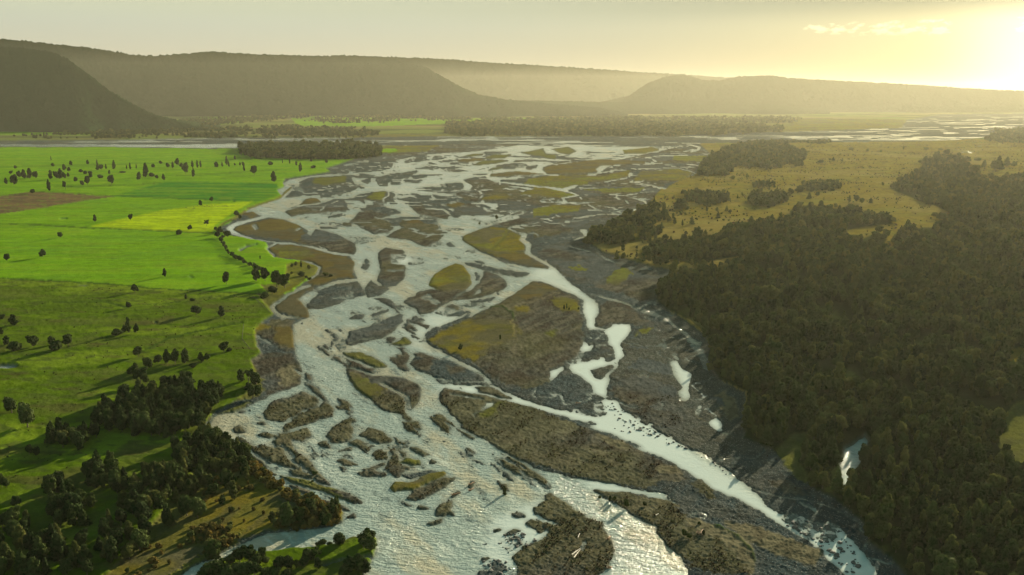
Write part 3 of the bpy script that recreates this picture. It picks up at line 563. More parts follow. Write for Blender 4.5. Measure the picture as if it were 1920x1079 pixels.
# ------------------------------------------------------------------ water sheet
wc = np.concatenate([np.arange(-900, -120, 12.0), np.arange(-120, 2040, 3.4), np.arange(2040, 2830, 12.0)]); wr = np.concatenate([[179.5, 181, 184, 188, 193], np.arange(198, 1100, 2.6), np.arange(1100, 1500, 7.0)]); wr = wr[wr > hor + 14]
wu, wv = np.meshgrid(wc, wr); wx, wy = ground(wu, wv)
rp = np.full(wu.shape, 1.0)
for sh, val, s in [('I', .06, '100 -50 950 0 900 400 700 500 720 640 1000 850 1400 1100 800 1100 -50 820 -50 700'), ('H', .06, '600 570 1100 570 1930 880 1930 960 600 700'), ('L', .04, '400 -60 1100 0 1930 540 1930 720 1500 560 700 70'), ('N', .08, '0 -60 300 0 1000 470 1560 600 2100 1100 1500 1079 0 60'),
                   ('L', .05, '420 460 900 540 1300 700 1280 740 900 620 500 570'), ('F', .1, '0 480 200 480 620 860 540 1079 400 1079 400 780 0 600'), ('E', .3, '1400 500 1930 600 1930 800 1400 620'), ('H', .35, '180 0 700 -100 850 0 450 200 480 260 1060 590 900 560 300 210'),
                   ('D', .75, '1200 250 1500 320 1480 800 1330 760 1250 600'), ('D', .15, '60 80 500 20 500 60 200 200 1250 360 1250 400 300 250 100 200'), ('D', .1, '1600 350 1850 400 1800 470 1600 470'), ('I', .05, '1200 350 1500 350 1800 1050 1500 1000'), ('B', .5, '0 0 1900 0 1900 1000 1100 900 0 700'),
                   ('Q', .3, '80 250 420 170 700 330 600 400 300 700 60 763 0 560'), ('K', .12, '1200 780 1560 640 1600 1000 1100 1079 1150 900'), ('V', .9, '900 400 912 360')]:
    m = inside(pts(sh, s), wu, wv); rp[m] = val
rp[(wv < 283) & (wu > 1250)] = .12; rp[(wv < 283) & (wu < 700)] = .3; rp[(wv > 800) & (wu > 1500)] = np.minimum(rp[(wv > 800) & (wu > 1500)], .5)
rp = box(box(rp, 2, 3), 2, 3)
wl = (H > -.12) * 1.0; wl = box(box(wl, 2, 3), 2, 3)
ci = np.clip(np.searchsorted(cols, wc), 0, NC - 1); ri = np.clip(np.searchsorted(rows, wr), 0, NR - 1)
shallow = np.clip((wl[np.ix_(ri, ci)] - .08) * 1.5, 0, 1)
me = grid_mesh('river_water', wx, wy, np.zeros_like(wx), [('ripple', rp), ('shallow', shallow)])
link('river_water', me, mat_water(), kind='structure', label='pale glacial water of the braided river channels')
# ------------------------------------------------------------------ wooded hills
def worley(x, y, s):
    ix = np.floor(x); iy = np.floor(y); best = np.full(x.shape, 9.)
    for dx in (-1, 0, 1):
        for dy in (-1, 0, 1):
            jx = ix+dx; jy = iy+dy
            best = np.minimum(best, np.hypot(jx+_h(jx, jy, s)-x, jy+_h(jx, jy, s+5)-y))
    return best
def mat_hill():
    m, nt = newmat('hill_forest'); out = N(nt, 'ShaderNodeOutputMaterial'); b = N(nt, 'ShaderNodeBsdfPrincipled'); b.inputs['Roughness'].default_value = 1.0; b.inputs['Specular IOR Level'].default_value = 0.0
    pos = N(nt, 'ShaderNodeNewGeometry').outputs['Position']
    n1 = noise(nt, .012, 5, .65, pos); n2 = noise(nt, .07, 3, .6, pos)
    c = mixc(nt, n1, (.010, .030, .016), (.034, .055, .022)); c = mixc(nt, math_(nt, 'MULTIPLY', n2, .8), c, (.012, .024, .012)); L(nt, c, b.inputs['Base Color'])
    L(nt, b.outputs[0], out.inputs[0]); return m
MH = mat_hill()
def hill(name, s, Dr, Df, Db, label, step, bump, pw=.8, seed=1):
    a = pts('Z', s); x = np.arange(a[0, 0], a[-1, 0], step); y = np.interp(x, a[:, 0], a[:, 1])
    k = np.ones(7)/7; y = np.convolve(np.pad(y, 3, 'edge'), k, 'valid')
    n_f = 90; t = np.concatenate([np.linspace(0, 1, n_f), 1+np.linspace(0, 1, 26)[1:]])
    XX, T_ = np.meshgrid(x, t); YY = np.broadcast_to(y, XX.shape)
    dx = (XX-960)/F_PX; dy = -(YY-539.5)/F_PX; wy = CP+dy*SP; wz = -SP+dy*CP
    dr = Dr*(1+.05*(fbm(x/300, x*0, seed+3, 3)-.5)); df = Df*(1+.16*(fbm(x/170, x*0+7, seed+4, 4)-.5))
    D = np.where(T_ <= 1, df+(dr-df)*np.clip(T_, 0, 1), dr+(Db-dr)*(T_-1))
    zr = CAM_H+dr*(wz/wy); zr = np.maximum(zr, 4)
    fade = np.clip((x-a[0, 0])/(60*1.), 0, 1)*np.clip((a[-1, 0]-x)/60., 0, 1); zr = zr*fade
    hx = D*dx/CP*1.0; hx = D*(dx/wy)
    sp = fbm(hx/420, D/900, seed, 4)
    pr = np.where(T_ <= 1, np.clip(T_, 0, 1)**pw, np.cos(np.clip(T_-1, 0, 1)*math.pi/2))
    mid = np.sin(np.clip(T_, 0, 1)*math.pi)
    gully = worley(hx / 520, D / 1500, seed + 21); Z = zr * np.clip(pr - mid * (.30 * sp + .30 * gully), 0, 1) - 6 * (1 - np.clip(T_ * 6, 0, 1))
    w = worley(hx/bump, D/bump, seed+9); w2 = vn(hx/(bump*.45), D/(bump*.45), seed+11)
    canopy = np.clip(1 - w, 0, 1) ** .7 * bump * 1.2 + w2 * bump * .4 - bump * .6
    patchy = .55 + .75 * vn(hx / 90, D / 90, seed + 12)
    Z = Z + canopy * np.clip(T_ * 8, 0, 1) * np.clip(fade * 3, 0, 1) * patchy
    Z = np.where(T_ > 1.93, -8, Z)
    me = grid_mesh(name, hx[::-1], D[::-1], Z[::-1]); link(name, me, MH, kind='structure', label=label)
hill('hill', '-1100 30 -700 42 -400 60 -100 80 0 91 30 90 60 94 100 100 130 115 165 141 200 169 240 193 270 210 300 222 330 230 370 238 420 242', 6700, 6150, 8200, 'dark green wooded hill nearest the camera at the left edge', 2.2, 22, .75, 1)
hill('hill', '-1000 70 -100 72 0 75 60 80 130 88 200 96 250 106 290 107 350 102 380 100 420 100 500 108 600 116 700 121 780 124 800 129 830 147 870 169 900 181 950 190 1010 196 1100 204 1180 208', 11600, 10400, 14000, 'long flat-topped wooded ridge dropping steeply towards the river mouth', 2.0, 37, .7, 20)
hill('hill', '300 100 500 104 610 107 640 105 700 108 800 111 850 114 900 118 1000 124 1100 130 1200 137 1300 143 1450 152 1600 165 1700 176', 19500, 17500, 23000, 'pale long ridge farthest away under the evening sky', 2.4, 44, .8, 40)
hill('hill', '1040 204 1110 198 1180 182 1210 160 1245 146 1270 142 1290 143 1320 152 1350 153 1380 146 1440 143 1480 148 1600 155 1700 160 1800 167 1920 173 2100 182 2500 186 2800 190', 14800, 12800, 18000, 'golden hazy knobbly hill below the sun at the right', 1.8, 33, .8, 60)
hill('hill', '760 200 840 195 900 190 1000 191 1150 194 1280 190 1400 193 1450 198 1500 204 1560 207', 13200, 11600, 14500, 'low dark wooded rise between the two ridges at the valley mouth', 2.0, 30, .7, 80)
# ------------------------------------------------------------------ trees
def mat_leaf(name, c1, c2, tr=.25):
    m, nt = newmat(name); out = N(nt, 'ShaderNodeOutputMaterial'); b = N(nt, 'ShaderNodeBsdfPrincipled'); b.inputs['Roughness'].default_value = .9; b.inputs['Specular IOR Level'].default_value = .04
    pos = N(nt, 'ShaderNodeNewGeometry').outputs['Position']; rnd = N(nt, 'ShaderNodeObjectInfo').outputs['Random']
    n1 = noise(nt, .9, 3, .6, pos)
    f = math_(nt, 'ADD', math_(nt, 'MULTIPLY', math_(nt, 'POWER', rnd, 1.6), 1.1), math_(nt, 'MULTIPLY', n1, .3))
    c = mixc(nt, f, c1, c2); L(nt, c, b.inputs['Base Color'])
    t = N(nt, 'ShaderNodeBsdfTranslucent'); L(nt, c, t.inputs[0]); ms = N(nt, 'ShaderNodeMixShader'); ms.inputs[0].default_value = tr
    L(nt, b.outputs[0], ms.inputs[1]); L(nt, t.outputs[0], ms.inputs[2]); L(nt, ms.outputs[0], out.inputs[0]); return m
ML = {'dark': mat_leaf('dark_foliage', (.014, .028, .010), (.060, .084, .024), .22),
      'green': mat_leaf('green_foliage', (.018, .036, .010), (.045, .066, .016), .15),
      'olive': mat_leaf('olive_foliage', (.038, .054, .016), (.100, .108, .030), .28),
      'gold': mat_leaf('golden_foliage', (.06, .055, .014), (.17, .12, .028)),
      'brown': mat_leaf('brown_scrub', (.034, .024, .016), (.075, .048, .030), .1)}
mb, nt = newmat('bark'); o_ = N(nt, 'ShaderNodeOutputMaterial'); b_ = N(nt, 'ShaderNodeBsdfPrincipled'); b_.inputs['Roughness'].default_value = .9
L(nt, mixc(nt, noise(nt, 3, 3), (.06, .045, .03), (.14, .11, .08)), b_.inputs['Base Color']); L(nt, b_.outputs[0], o_.inputs[0])

def mesh_np(name, co, faces_list, smooth=False):
    me = bpy.data.meshes.new(name); co = np.asarray(co, np.float32)
    me.vertices.add(len(co)); me.vertices.foreach_set('co', co.ravel())
    li = np.concatenate([f.ravel() for f in faces_list]).astype(np.int32)
    st = []; s = 0
    for f in faces_list:
        k = f.shape[1]; st.append(s+np.arange(len(f))*k); s += f.size
    st = np.concatenate(st).astype(np.int32)
    me.loops.add(len(li)); me.loops.foreach_set('vertex_index', li); me.polygons.add(len(st)); me.polygons.foreach_set('loop_start', st)
    me.update(calc_edges=True); me.polygons.foreach_set('use_smooth', np.full(len(st), smooth)); return me
_ico = None
def ico():
    global _ico
    if _ico is None:
        import bmesh
        bm = bmesh.new(); bmesh.ops.create_icosphere(bm, subdivisions=2, radius=1); bm.verts.ensure_lookup_table()
        _ico = (np.array([v.co[:] for v in bm.verts]), np.array([[v.index for v in f.verts] for f in bm.faces])); bm.free()
    return _ico
def crown_geo(style, seed, nleaf, leaf):
    """lobed crown of unit height and unit half-width: an inner body per lobe and leaf clumps scattered through its outer shell"""
    g = np.random.default_rng(seed); Lb = []
    if style == 'round':
        for k in range(13):
            a = g.uniform(0, 6.28); h = g.uniform(.28, .86); r = math.sqrt(max(0, 1-((h-.52)/.44)**2))*g.uniform(.35, .72)
            Lb.append((r*math.cos(a), r*math.sin(a), h, g.uniform(.26, .40), g.uniform(.10, .16)))
        Lb.append((0, 0, .55, .62, .32))
    elif style == 'tall':
        for k in range(13):
            h = .18+.76*(k/12); a = k*2.4+g.uniform(-.5, .5); r = (.55*math.sin(math.pi*min(1, h*1.02))**.7)*g.uniform(.4, 1)
            Lb.append((r*math.cos(a), r*math.sin(a), h, g.uniform(.26, .44)*(1.15-.55*h), g.uniform(.09, .14)))
        Lb.append((0, 0, .5, .42, .36))
    elif style == 'cone':
        for k in range(15):
            h = .08+.86*(k/14); a = k*2.4+g.uniform(-.5, .5); r = (1-h)*.62*g.uniform(.7, 1)
            Lb.append((r*math.cos(a), r*math.sin(a), h, .12+.42*(1-h), .085))
        Lb.append((0, 0, .38, .42, .34))
    elif style == 'open':
        for k in range(9):
            a = g.uniform(0, 6.28); h = g.uniform(.42, .88); r = g.uniform(.3, .78)
            Lb.append((r*math.cos(a), r*math.sin(a), h, g.uniform(.20, .34), g.uniform(.07, .12)))
        Lb.append((0, 0, .66, .34, .2))
    else:      # shrub
        for k in range(8):
            a = g.uniform(0, 6.28); h = g.uniform(.2, .72); r = g.uniform(.2, .66)
            Lb.append((r*math.cos(a), r*math.sin(a), h, g.uniform(.28, .45), g.uniform(.16, .28)))
        Lb.append((0, 0, .42, .6, .4))
    iv, jf = ico(); co = []; fa = []; base = 0
    for (x, y, z, r, rz) in Lb:
        v = iv*(1+.22*(g.random(len(iv))[:, None]-.5)); v = v*[r*.8, r*.8, rz*.8]+[x, y, z]; v[:, 2] = np.maximum(v[:, 2], .02)
        co.append(v); fa.append(jf+base); base += len(v)
    tri = np.concatenate(fa); w = np.array([q[3]*q[4] for q in Lb]); w /= w.sum(); pick = g.choice(len(Lb), nleaf, p=w)
    lb = np.array(Lb)[pick]; d = g.normal(size=(nleaf, 3)); d /= np.linalg.norm(d, axis=1)[:, None]; rr = g.uniform(.72, 1.16, nleaf)[:, None]
    c = lb[:, :3]+d*rr*np.stack([lb[:, 3], lb[:, 3], lb[:, 4]], 1); c[:, 2] = np.clip(c[:, 2], .03, 1.0)
    n = d + g.normal(size=(nleaf, 3)) * .42; n /= np.linalg.norm(n, axis=1)[:, None]
    up = g.normal(size=(nleaf, 3)); t1 = np.cross(n, up); t1 /= np.linalg.norm(t1, axis=1)[:, None]; t2 = np.cross(n, t1)
    s = (leaf*g.uniform(.6, 1.4, nleaf))[:, None]; sz = np.array([1, 1, .55])
    q = np.stack([c-(t1+t2*.6)*s*sz, c+(t1*.7-t2)*s*sz, c+(t1+t2*.8)*s*sz, c+(-t1*.5+t2)*s*sz], 1)
    co.append(q.reshape(-1, 3)); quad = np.arange(nleaf*4).reshape(-1, 4)+base
    return np.concatenate(co), tri, quad
def tube(p0, p1, r0, r1, n=6):
    p0, p1 = np.array(p0, float), np.array(p1, float); d = p1-p0; d /= np.linalg.norm(d); a = np.cross(d, [0.3, .9, .1]); a /= np.linalg.norm(a); b = np.cross(d, a)
    th = np.arange(n)*2*math.pi/n; ring = np.cos(th)[:, None]*a+np.sin(th)[:, None]*b
    v = np.concatenate([p0+ring*r0, p1+ring*r1]); i = np.arange(n); j = (i+1) % n
    return v, np.stack([i, j, j+n, i+n], 1)
def join(parts):
    co = []; f = []; b = 0
    for v, q in parts: co.append(v); f.append(q+b); b += len(v)
    return np.concatenate(co), np.concatenate(f)
def trunk_geo(seed):
    g = np.random.default_rng(seed); ps = [tube((0, 0, -.03), (.03, .01, .35), .085, .06), tube((.03, .01, .35), (.0, .04, .72), .06, .02)]
    for k in range(5):
        a = k*1.3+g.uniform(0, .6); h = .22+.08*k; ps.append(tube((.01, .01, h), (.5*math.cos(a), .5*math.sin(a), h+.22), .035, .01, 5))
    return join(ps)
PROTO = {}
def proto(style, leafmat, seed, fine=True):
    k = (style, leafmat, seed, fine)
    if k not in PROTO:
        c, t, q = crown_geo(style, seed*31+len(style), 1250 if fine else 380, .085 if fine else .15)
        cm = mesh_np('crown', c, [t, q]); cm.materials.append(ML[leafmat])
        v, f = trunk_geo(seed); tm = mesh_np('trunk', v, [f], True); tm.materials.append(mb)
        PROTO[k] = (cm, tm)
    return PROTO[k]
def zground(u, v):
    """height of the sheet at a picture point"""
    c = np.clip(np.searchsorted(cols, u)-1, 0, NC-2); r = np.clip(np.searchsorted(rows, v)-1, 0, NR-2)
    fu = np.clip((u-cols[c])/(cols[c+1]-cols[c]), 0, 1); fv = np.clip((v-rows[r])/(rows[r+1]-rows[r]), 0, 1)
    return (H[r, c]*(1-fu)+H[r, c+1]*fu)*(1-fv)+(H[r+1, c]*(1-fu)+H[r+1, c+1]*fu)*fv
def clat(u, v):
    c = np.clip(np.searchsorted(cols, u), 0, NC-1); r = np.clip(np.searchsorted(rows, v), 0, NR-1); return CL[r, c]
def plant(name, x, y, hgt, wid, style, leafmat, seed, label, cat, group=None, trunk=True, fine=True):
    """one tree: an empty at its foot carrying a trunk and a crown"""
    u, v = to_px(x, y); z = float(zground(np.array(u), np.array(v)))
    cm, tm = proto(style, leafmat, seed, fine)
    r = bpy.data.objects.new(name, None); COL.objects.link(r); r.location = (x, y, z-.1); r.rotation_euler = (0, 0, random.uniform(0, 6.28))
    r['label'] = label; r['category'] = cat
    if group: r['group'] = group
    for nm, me in (('crown', cm), ('trunk', tm)) if trunk else (('crown', cm),):
        o = bpy.data.objects.new(nm, me); COL.objects.link(o); o.parent = r; o.scale = (wid/2, wid/2, hgt) if nm == 'crown' else (wid/2*.8, wid/2*.8, hgt*.9)
    return r
def px_tree(sh, cx, cy, hh, ww):
    """foot, height and width of a tree read off a map sheet"""
    ox, oy, k = SH[sh]; u = ox+cx/k; v = oy+cy/k; X0, Y0 = ground(u, v, 2.2); dd = depth_at(float(X0), float(Y0), 2.2)
    return float(X0), float(Y0), hh/k*dd/F_PX*1.05, ww/k*dd/F_PX
ORD = 'first second third fourth fifth sixth seventh eighth ninth tenth eleventh twelfth thirteenth fourteenth fifteenth sixteenth seventeenth eighteenth nineteenth twentieth'.split()
ORD += ['twenty-'+q for q in ORD[:9]]+['thirtieth']+['thirty-'+q for q in ORD[:9]]

SH['a'] = (1400, 260, 3.69)
SIZE_WORDS = 'narrow spreading tall small rounded'.split()
def row(name, cat, group, where, items, mats=('dark', 'green'), styles=('round', 'round', 'tall')):
    """items: (sheet, x, y, height, width); each gets a label counting from the left of its row"""
    it = sorted(items, key=lambda q: SH[q[0]][0]+q[1]/SH[q[0]][2])
    for i, (sh, cx, cy, hh, ww) in enumerate(it):
        x, y, h, w_ = px_tree(sh, cx, cy, hh, ww); sd_ = (i*7+int(cx)) % 4
        if sh == 'M': h, w_ = h * 1.4, w_ * 1.4
        asp = ww/hh; st = 'tall' if asp < .62 else ('shrub' if asp > 1.25 else ('open' if (i % 9 == 4 and hh > 60) else styles[(i+int(cy)) % len(styles)]))
        size = SIZE_WORDS[0 if asp < .55 else 1 if asp > 1.25 else 2 if h > 13 else 3 if h < 8 else 4]
        plant(name, x, y, h, w_, st, mats[int(cx+cy) % len(mats)], sd_, f'{size} {cat}, {ORD[i]} from left {where}', cat, group, trunk=True)
def sp(sh, s): a = [float(q) for q in s.replace(';', ',').split(',') if q.strip()]; return [(sh, *a[i:i+4]) for i in range(0, len(a), 4)]
far = sp('S','175,343,40,42;125,402,42,48;68,515,70,48;155,525,120,95;215,445,80,70;270,448,95,80;335,450,110,90;400,450,85,75;575,250,50,16;592,320,44,50;797,300,48,56;720,352,60,45;725,368,75,50;775,368,45,55;572,460,100,60;630,455,90,70;680,455,110,70;720,455,80,50;767,432,45,42;985,292,50,44;1092,300,60,30;1100,355,60,60;1140,355,65,60;1192,345,55,30;1283,350,100,50;908,380,40,55;960,398,40,60;1010,398,35,60;1020,440,60,60;855,490,60,50;922,532,65,55;987,525,110,70;1125,445,45,75;1228,405,50,36;1253,515,110,85;550,590,120,60;735,575,100,62;370,625,60,60;1423,345,45,20;1463,348,70,34;1533,340,50,20;1640,435,150,90;1720,325,45,60;1563,475,100,65;1700,428,50,85;1760,455,45,50;1805,292,42,44;1838,468,65,50;1885,330,55,50;1068,935,75,55;1470,920,75,58;1375,385,20,100') \
    + sp('T','75,310,85,55;25,335,70,40;120,330,55,50;170,400,125,80;245,330,75,40;258,432,90,50;300,330,80,34;338,328,75,30;515,325,60,70;580,322,55,30;630,300,95,45;655,322,62,26;720,308,32,26;780,305,36,32;815,320,60,40;825,365,60,35;722,236,42,38;795,200,75,60;850,200,70,50;895,220,80,70;940,410,110,90;1160,490,115,85;1120,300,48,70;1258,282,42,16;1338,285,50,26;1412,305,48,40;1460,375,95,55;1578,262,38,40;1605,335,38,70;1753,280,50,45;460,710,55,52;335,755,60,62;405,985,70,65;220,1030,60,62;100,1079,62,80;1545,200,60,24')
def vof(q): return SH[q[0]][1]+q[2]/SH[q[0]][2]
bands = [(0, 310, 'in the farthest paddock row below the river arm'), (310, 317.5, 'in the second far row across the green paddocks'), (317.5, 328, 'in the middle row of the far green paddocks'),
         (328, 338.5, 'in the fourth row across the far green paddocks'), (338.5, 366, 'in the near row above the brown tilled field'), (366, 400, 'around the edges of the dark green paddock'), (400, 500, 'above the long hedge of the bright paddock')]
for a, b, ph in bands:
    row('paddock_tree', 'tree', 'lone trees dotted over the far green paddocks', ph, [q for q in far if a <= vof(q) < b])
row('paddock_tree', 'tree', 'lone trees in the broad bright paddock', 'in the broad bright green paddock', sp('U','338,260,36,32;242,368,46,44;40,388,42,38;926,478,46,30;1273,520,76,48;1440,503,84,60;1490,500,76,56;757,565,44,50'))
row('riverside_tree', 'tree', 'big trees at the corner of the bright paddock by the river', 'by the stream near the paddock corner', sp('U','1555,530,100,70;1600,535,85,70;1530,570,50,60;1490,590,40,60'))
row('paddock_tree', 'tree', 'upper trees of the rough olive pasture', 'in the upper rough pasture', sp('U','1045,603,26,26;1080,612,18,35;724,655,36,42;1103,693,58,68;1247,705,60,50;75,750,60,65;10,716,30,40;8,803,42,30;722,790,84,40;768,795,55,36;660,805,35,75;700,790,40,40'))
row('paddock_tree', 'tree', 'clumps in the middle of the rough olive pasture', 'in the middle rough pasture', sp('U','183,868,66,72;85,895,62,90;38,860,50,50;290,860,50,60;320,890,60,90;385,872,76,66;778,925,60,64;828,995,70,64;890,962,50,62;940,965,76,56;985,968,82,60;1042,963,80,66;1130,955,50,50;1165,950,40,50;1085,990,30,50;1260,900,60,60;1290,895,24,40'))
row('paddock_tree', 'tree', 'near trees of the rough pasture', 'among the near trees left of the river woods', sp('U','765,1040,76,70;790,1079,90,80;820,1079,60,50;740,1030,50,50') + sp('V','65,165,95,90;155,245,145,118;165,400,60,50;205,405,50,50;280,590,85,85;335,555,75,75;95,690,60,70;50,790,75,80;10,585,90,60;35,585,60,50;515,700,85,80'))
row('riverside_tree', 'tree', 'trees on the river bank beside the gravel flat', 'on the bank beside the gravel flat', sp('G','250,560,110,110;320,570,130,100;385,590,150,110;350,690,130,90;400,680,120,90;30,760,110,90;80,670,80,60') + sp('V','1400,40,50,60;1240,60,60,50'))
row('island_tree', 'tree', 'small trees on the river islands', 'on the islands in the river', sp('H','785,265,60,50;1140,165,42,26') + sp('E','1715,855,40,26;1738,850,46,26;1845,862,30,20;1760,862,24,20') + sp('B','1108,862,44,34;955,910,28,24;1070,442,14,12') + sp('J','1150,405,26,60;1130,475,18,34') + sp('K','1180,580,80,60'))
row('bar_shrub', 'shrub', 'shrubs on the dark gravel bar between two channels', 'on the dark bar between two channels', sp('L','835,705,84,60;730,650,50,50;690,640,50,40;1000,690,40,50;600,610,30,40;1250,840,30,40;1360,970,70,60;1400,990,60,60;1490,860,30,40;1530,950,40,50'), mats=('green', 'dark'))
row('spit_tree', 'tree', 'trees on the green spit at the bottom', 'on the grassy spit at the bottom edge', sp('M','640,975,70,90;720,950,100,110;800,960,110,110;870,1000,90,90;920,940,90,70;950,980,60,60;1090,1000,80,110;1150,1020,90,90;1230,1010,60,50;1330,960,90,100;1390,950,80,100;1300,1000,70,80;1420,1010,70,70;1610,800,85,115;1460,790,50,70;1520,790,30,50;1410,800,30,30;1850,790,90,110;1900,760,70,80;1830,850,80,100;1890,850,90,110;1700,1050,100,120;1780,1040,110,120;1840,1020,90,100;1660,1079,70,90;450,1060,90,120;540,1040,80,110;620,1079,80,110;700,1050,80,110;780,1060,90,120;850,1079,90,110;400,1090,60,110;950,1090,70,90;1040,1079,60,80;1140,1090,60,90;480,900,130,150'), mats=('green', 'dark', 'green'))
row('terrace_tree', 'tree', 'lone trees on the golden terrace beside the river', 'among lone trees on the terrace slope', sp('P','1078,160,40,36;1153,195,36,28;1182,160,20,20;1397,185,36,26;1357,205,36,24;1080,325,55,30;1168,330,48,34;1258,320,50,40;1290,333,30,40;1180,385,60,46;1480,425,60,55;860,455,55,28;945,440,70,60;980,505,22,22;890,525,30,40;1070,498,16,18;757,580,36,34;878,558,26,24;785,205,34,24;705,205,22,20;606,250,50,40;918,150,36,26;865,150,25,30;973,135,26,16;908,212,24,20;708,298,26,20;1640,70,40,26;1310,40,40,50;1445,25,36,40'), mats=('olive', 'dark'), styles=('round', 'cone', 'cone'))
row('terrace_tree', 'tree', 'trees at the edge of the terrace woods', 'along the near edge of the terrace woods', sp('P','685,610,55,45;608,615,50,30;755,650,44,30;450,665,34,26;448,738,50,30;325,680,65,55;270,740,80,60;330,740,60,60;790,440,60,50;570,640,75,40;365,735,26,18;515,770,60,40;560,780,70,60;620,800,80,80;1100,290,40,40;125,530,80,36;210,560,60,40'), mats=('olive', 'dark'), styles=('round', 'cone', 'tall'))
row('terrace_tree', 'tree', 'far lone trees on the hazy golden terrace', 'far over the hazy golden terrace', sp('a','432,420,45,46;490,405,35,36;793,450,38,36;857,450,36,36;710,448,50,26;755,440,50,46;515,170,24,50;30,585,44,44;152,310,24,22;220,445,60,46;262,445,66,50;368,375,50,70;640,345,40,36;1640,210,60,40;1600,155,24,60;575,155,16,20;600,155,26,30;660,160,14,20;1350,560,50,90;1460,575,80,90;1300,550,40,50;940,330,28,20;1580,260,80,70;1720,220,70,80;1740,215,90,80;1800,190,60,60;1850,200,40,50;1690,290,50,60;1240,80,20,40;1340,80,14,40;720,80,22,50;835,95,24,24;928,95,16,20;1085,80,30,12;1200,170,26,46;1055,250,18,16'), mats=('olive', 'dark'), styles=('round', 'round', 'cone'))
row('stream_shrub', 'shrub', 'shrubs on the golden flat beside the little stream', 'on the golden flat by the stream', sp('U','1662,415,28,24;1692,420,36,18;1735,432,28,24;1690,468,28,50;1830,465,20,40;1860,470,14,30;1640,420,20,20;1462,378,20,10;1640,455,14,20;1740,485,16,30;1720,480,14,24'), mats=('dark', 'olive'))
# hedgerow
hp = pts('D', '20 150 50 170 130 190 60 240 100 300 120 340 170 390 220 420 300 455 370 490 420 520')
gl = 'dark bush in the hedgerow curving between bright paddock and river flat'
for i in range(46):
    t = i/45*(len(hp)-1.001); k = int(t); q = hp[k]+(hp[k+1]-hp[k])*(t-k)+RNG.normal(size=2)*[1.0, .5]; x, y = map(float, ground(q[0], q[1], 2.2)); hh = RNG.uniform(3, 8.5)
    plant('hedge_bush', x, y, hh, hh*RNG.uniform(.9, 1.3), 'shrub' if i % 3 else 'round', ('dark', 'olive', 'green')[i % 3], i % 4, gl, 'bush', 'bushes of the curving hedgerow', trunk=False, fine=False)
row('riverside_tree', 'tree', 'pair of trees on the bank at the bend of the bright paddock', 'on the river bend above the hedgerow', sp('A','205,735,46,60;240,770,46,36;130,935,60,70;60,900,60,60;40,940,60,60'))

# ------------------------------------------------------------------ woods
def fill(polys, holes, step0, smin=0, jit=.42, grow=0.0):
    """points spread through outlines at roughly even ground spacing"""
    allp = np.concatenate(polys); res = []
    v0, v1 = allp[:, 1].min(), allp[:, 1].max(); u0, u1 = allp[:, 0].min(), allp[:, 0].max()
    yf = float(ground(960, max(v0, 181))[1]); yn = float(ground(960, min(v1, 1450))[1]); y = yn
    while y < yf:
        st = max(step0, y*grow, smin); uu = [to_px(0, y)[1]]
        xa = (u0-960)/F_PX*depth_at(0, y); xb = (u1-960)/F_PX*depth_at(0, y); n = int((xb-xa)/st)+1
        if n > 0:
            xs = xa+np.arange(n)*st+RNG.uniform(-jit, jit, n)*st+RNG.uniform(0, st); ys = y+RNG.uniform(-jit, jit, n)*st; res.append(np.stack([xs, ys], 1))
        y += st*.87
    a = np.concatenate(res); u, v = to_px(a[:, 0], a[:, 1]); ok = np.zeros(len(a), bool)
    wu_, wv_ = u + (fbm(u / 20, v / 9, 77, 3) - .5) * 22 + (RNG.random(len(u)) - .5) * 9, v + (fbm(u / 20 + 9, v / 9, 78, 3) - .5) * 10 + (RNG.random(len(u)) - .5) * 4
    for p in polys: ok |= inside(p, wu_, wv_)
    for p in holes: ok &= ~inside(p, wu_, wv_)
    return a[ok], u[ok], v[ok]
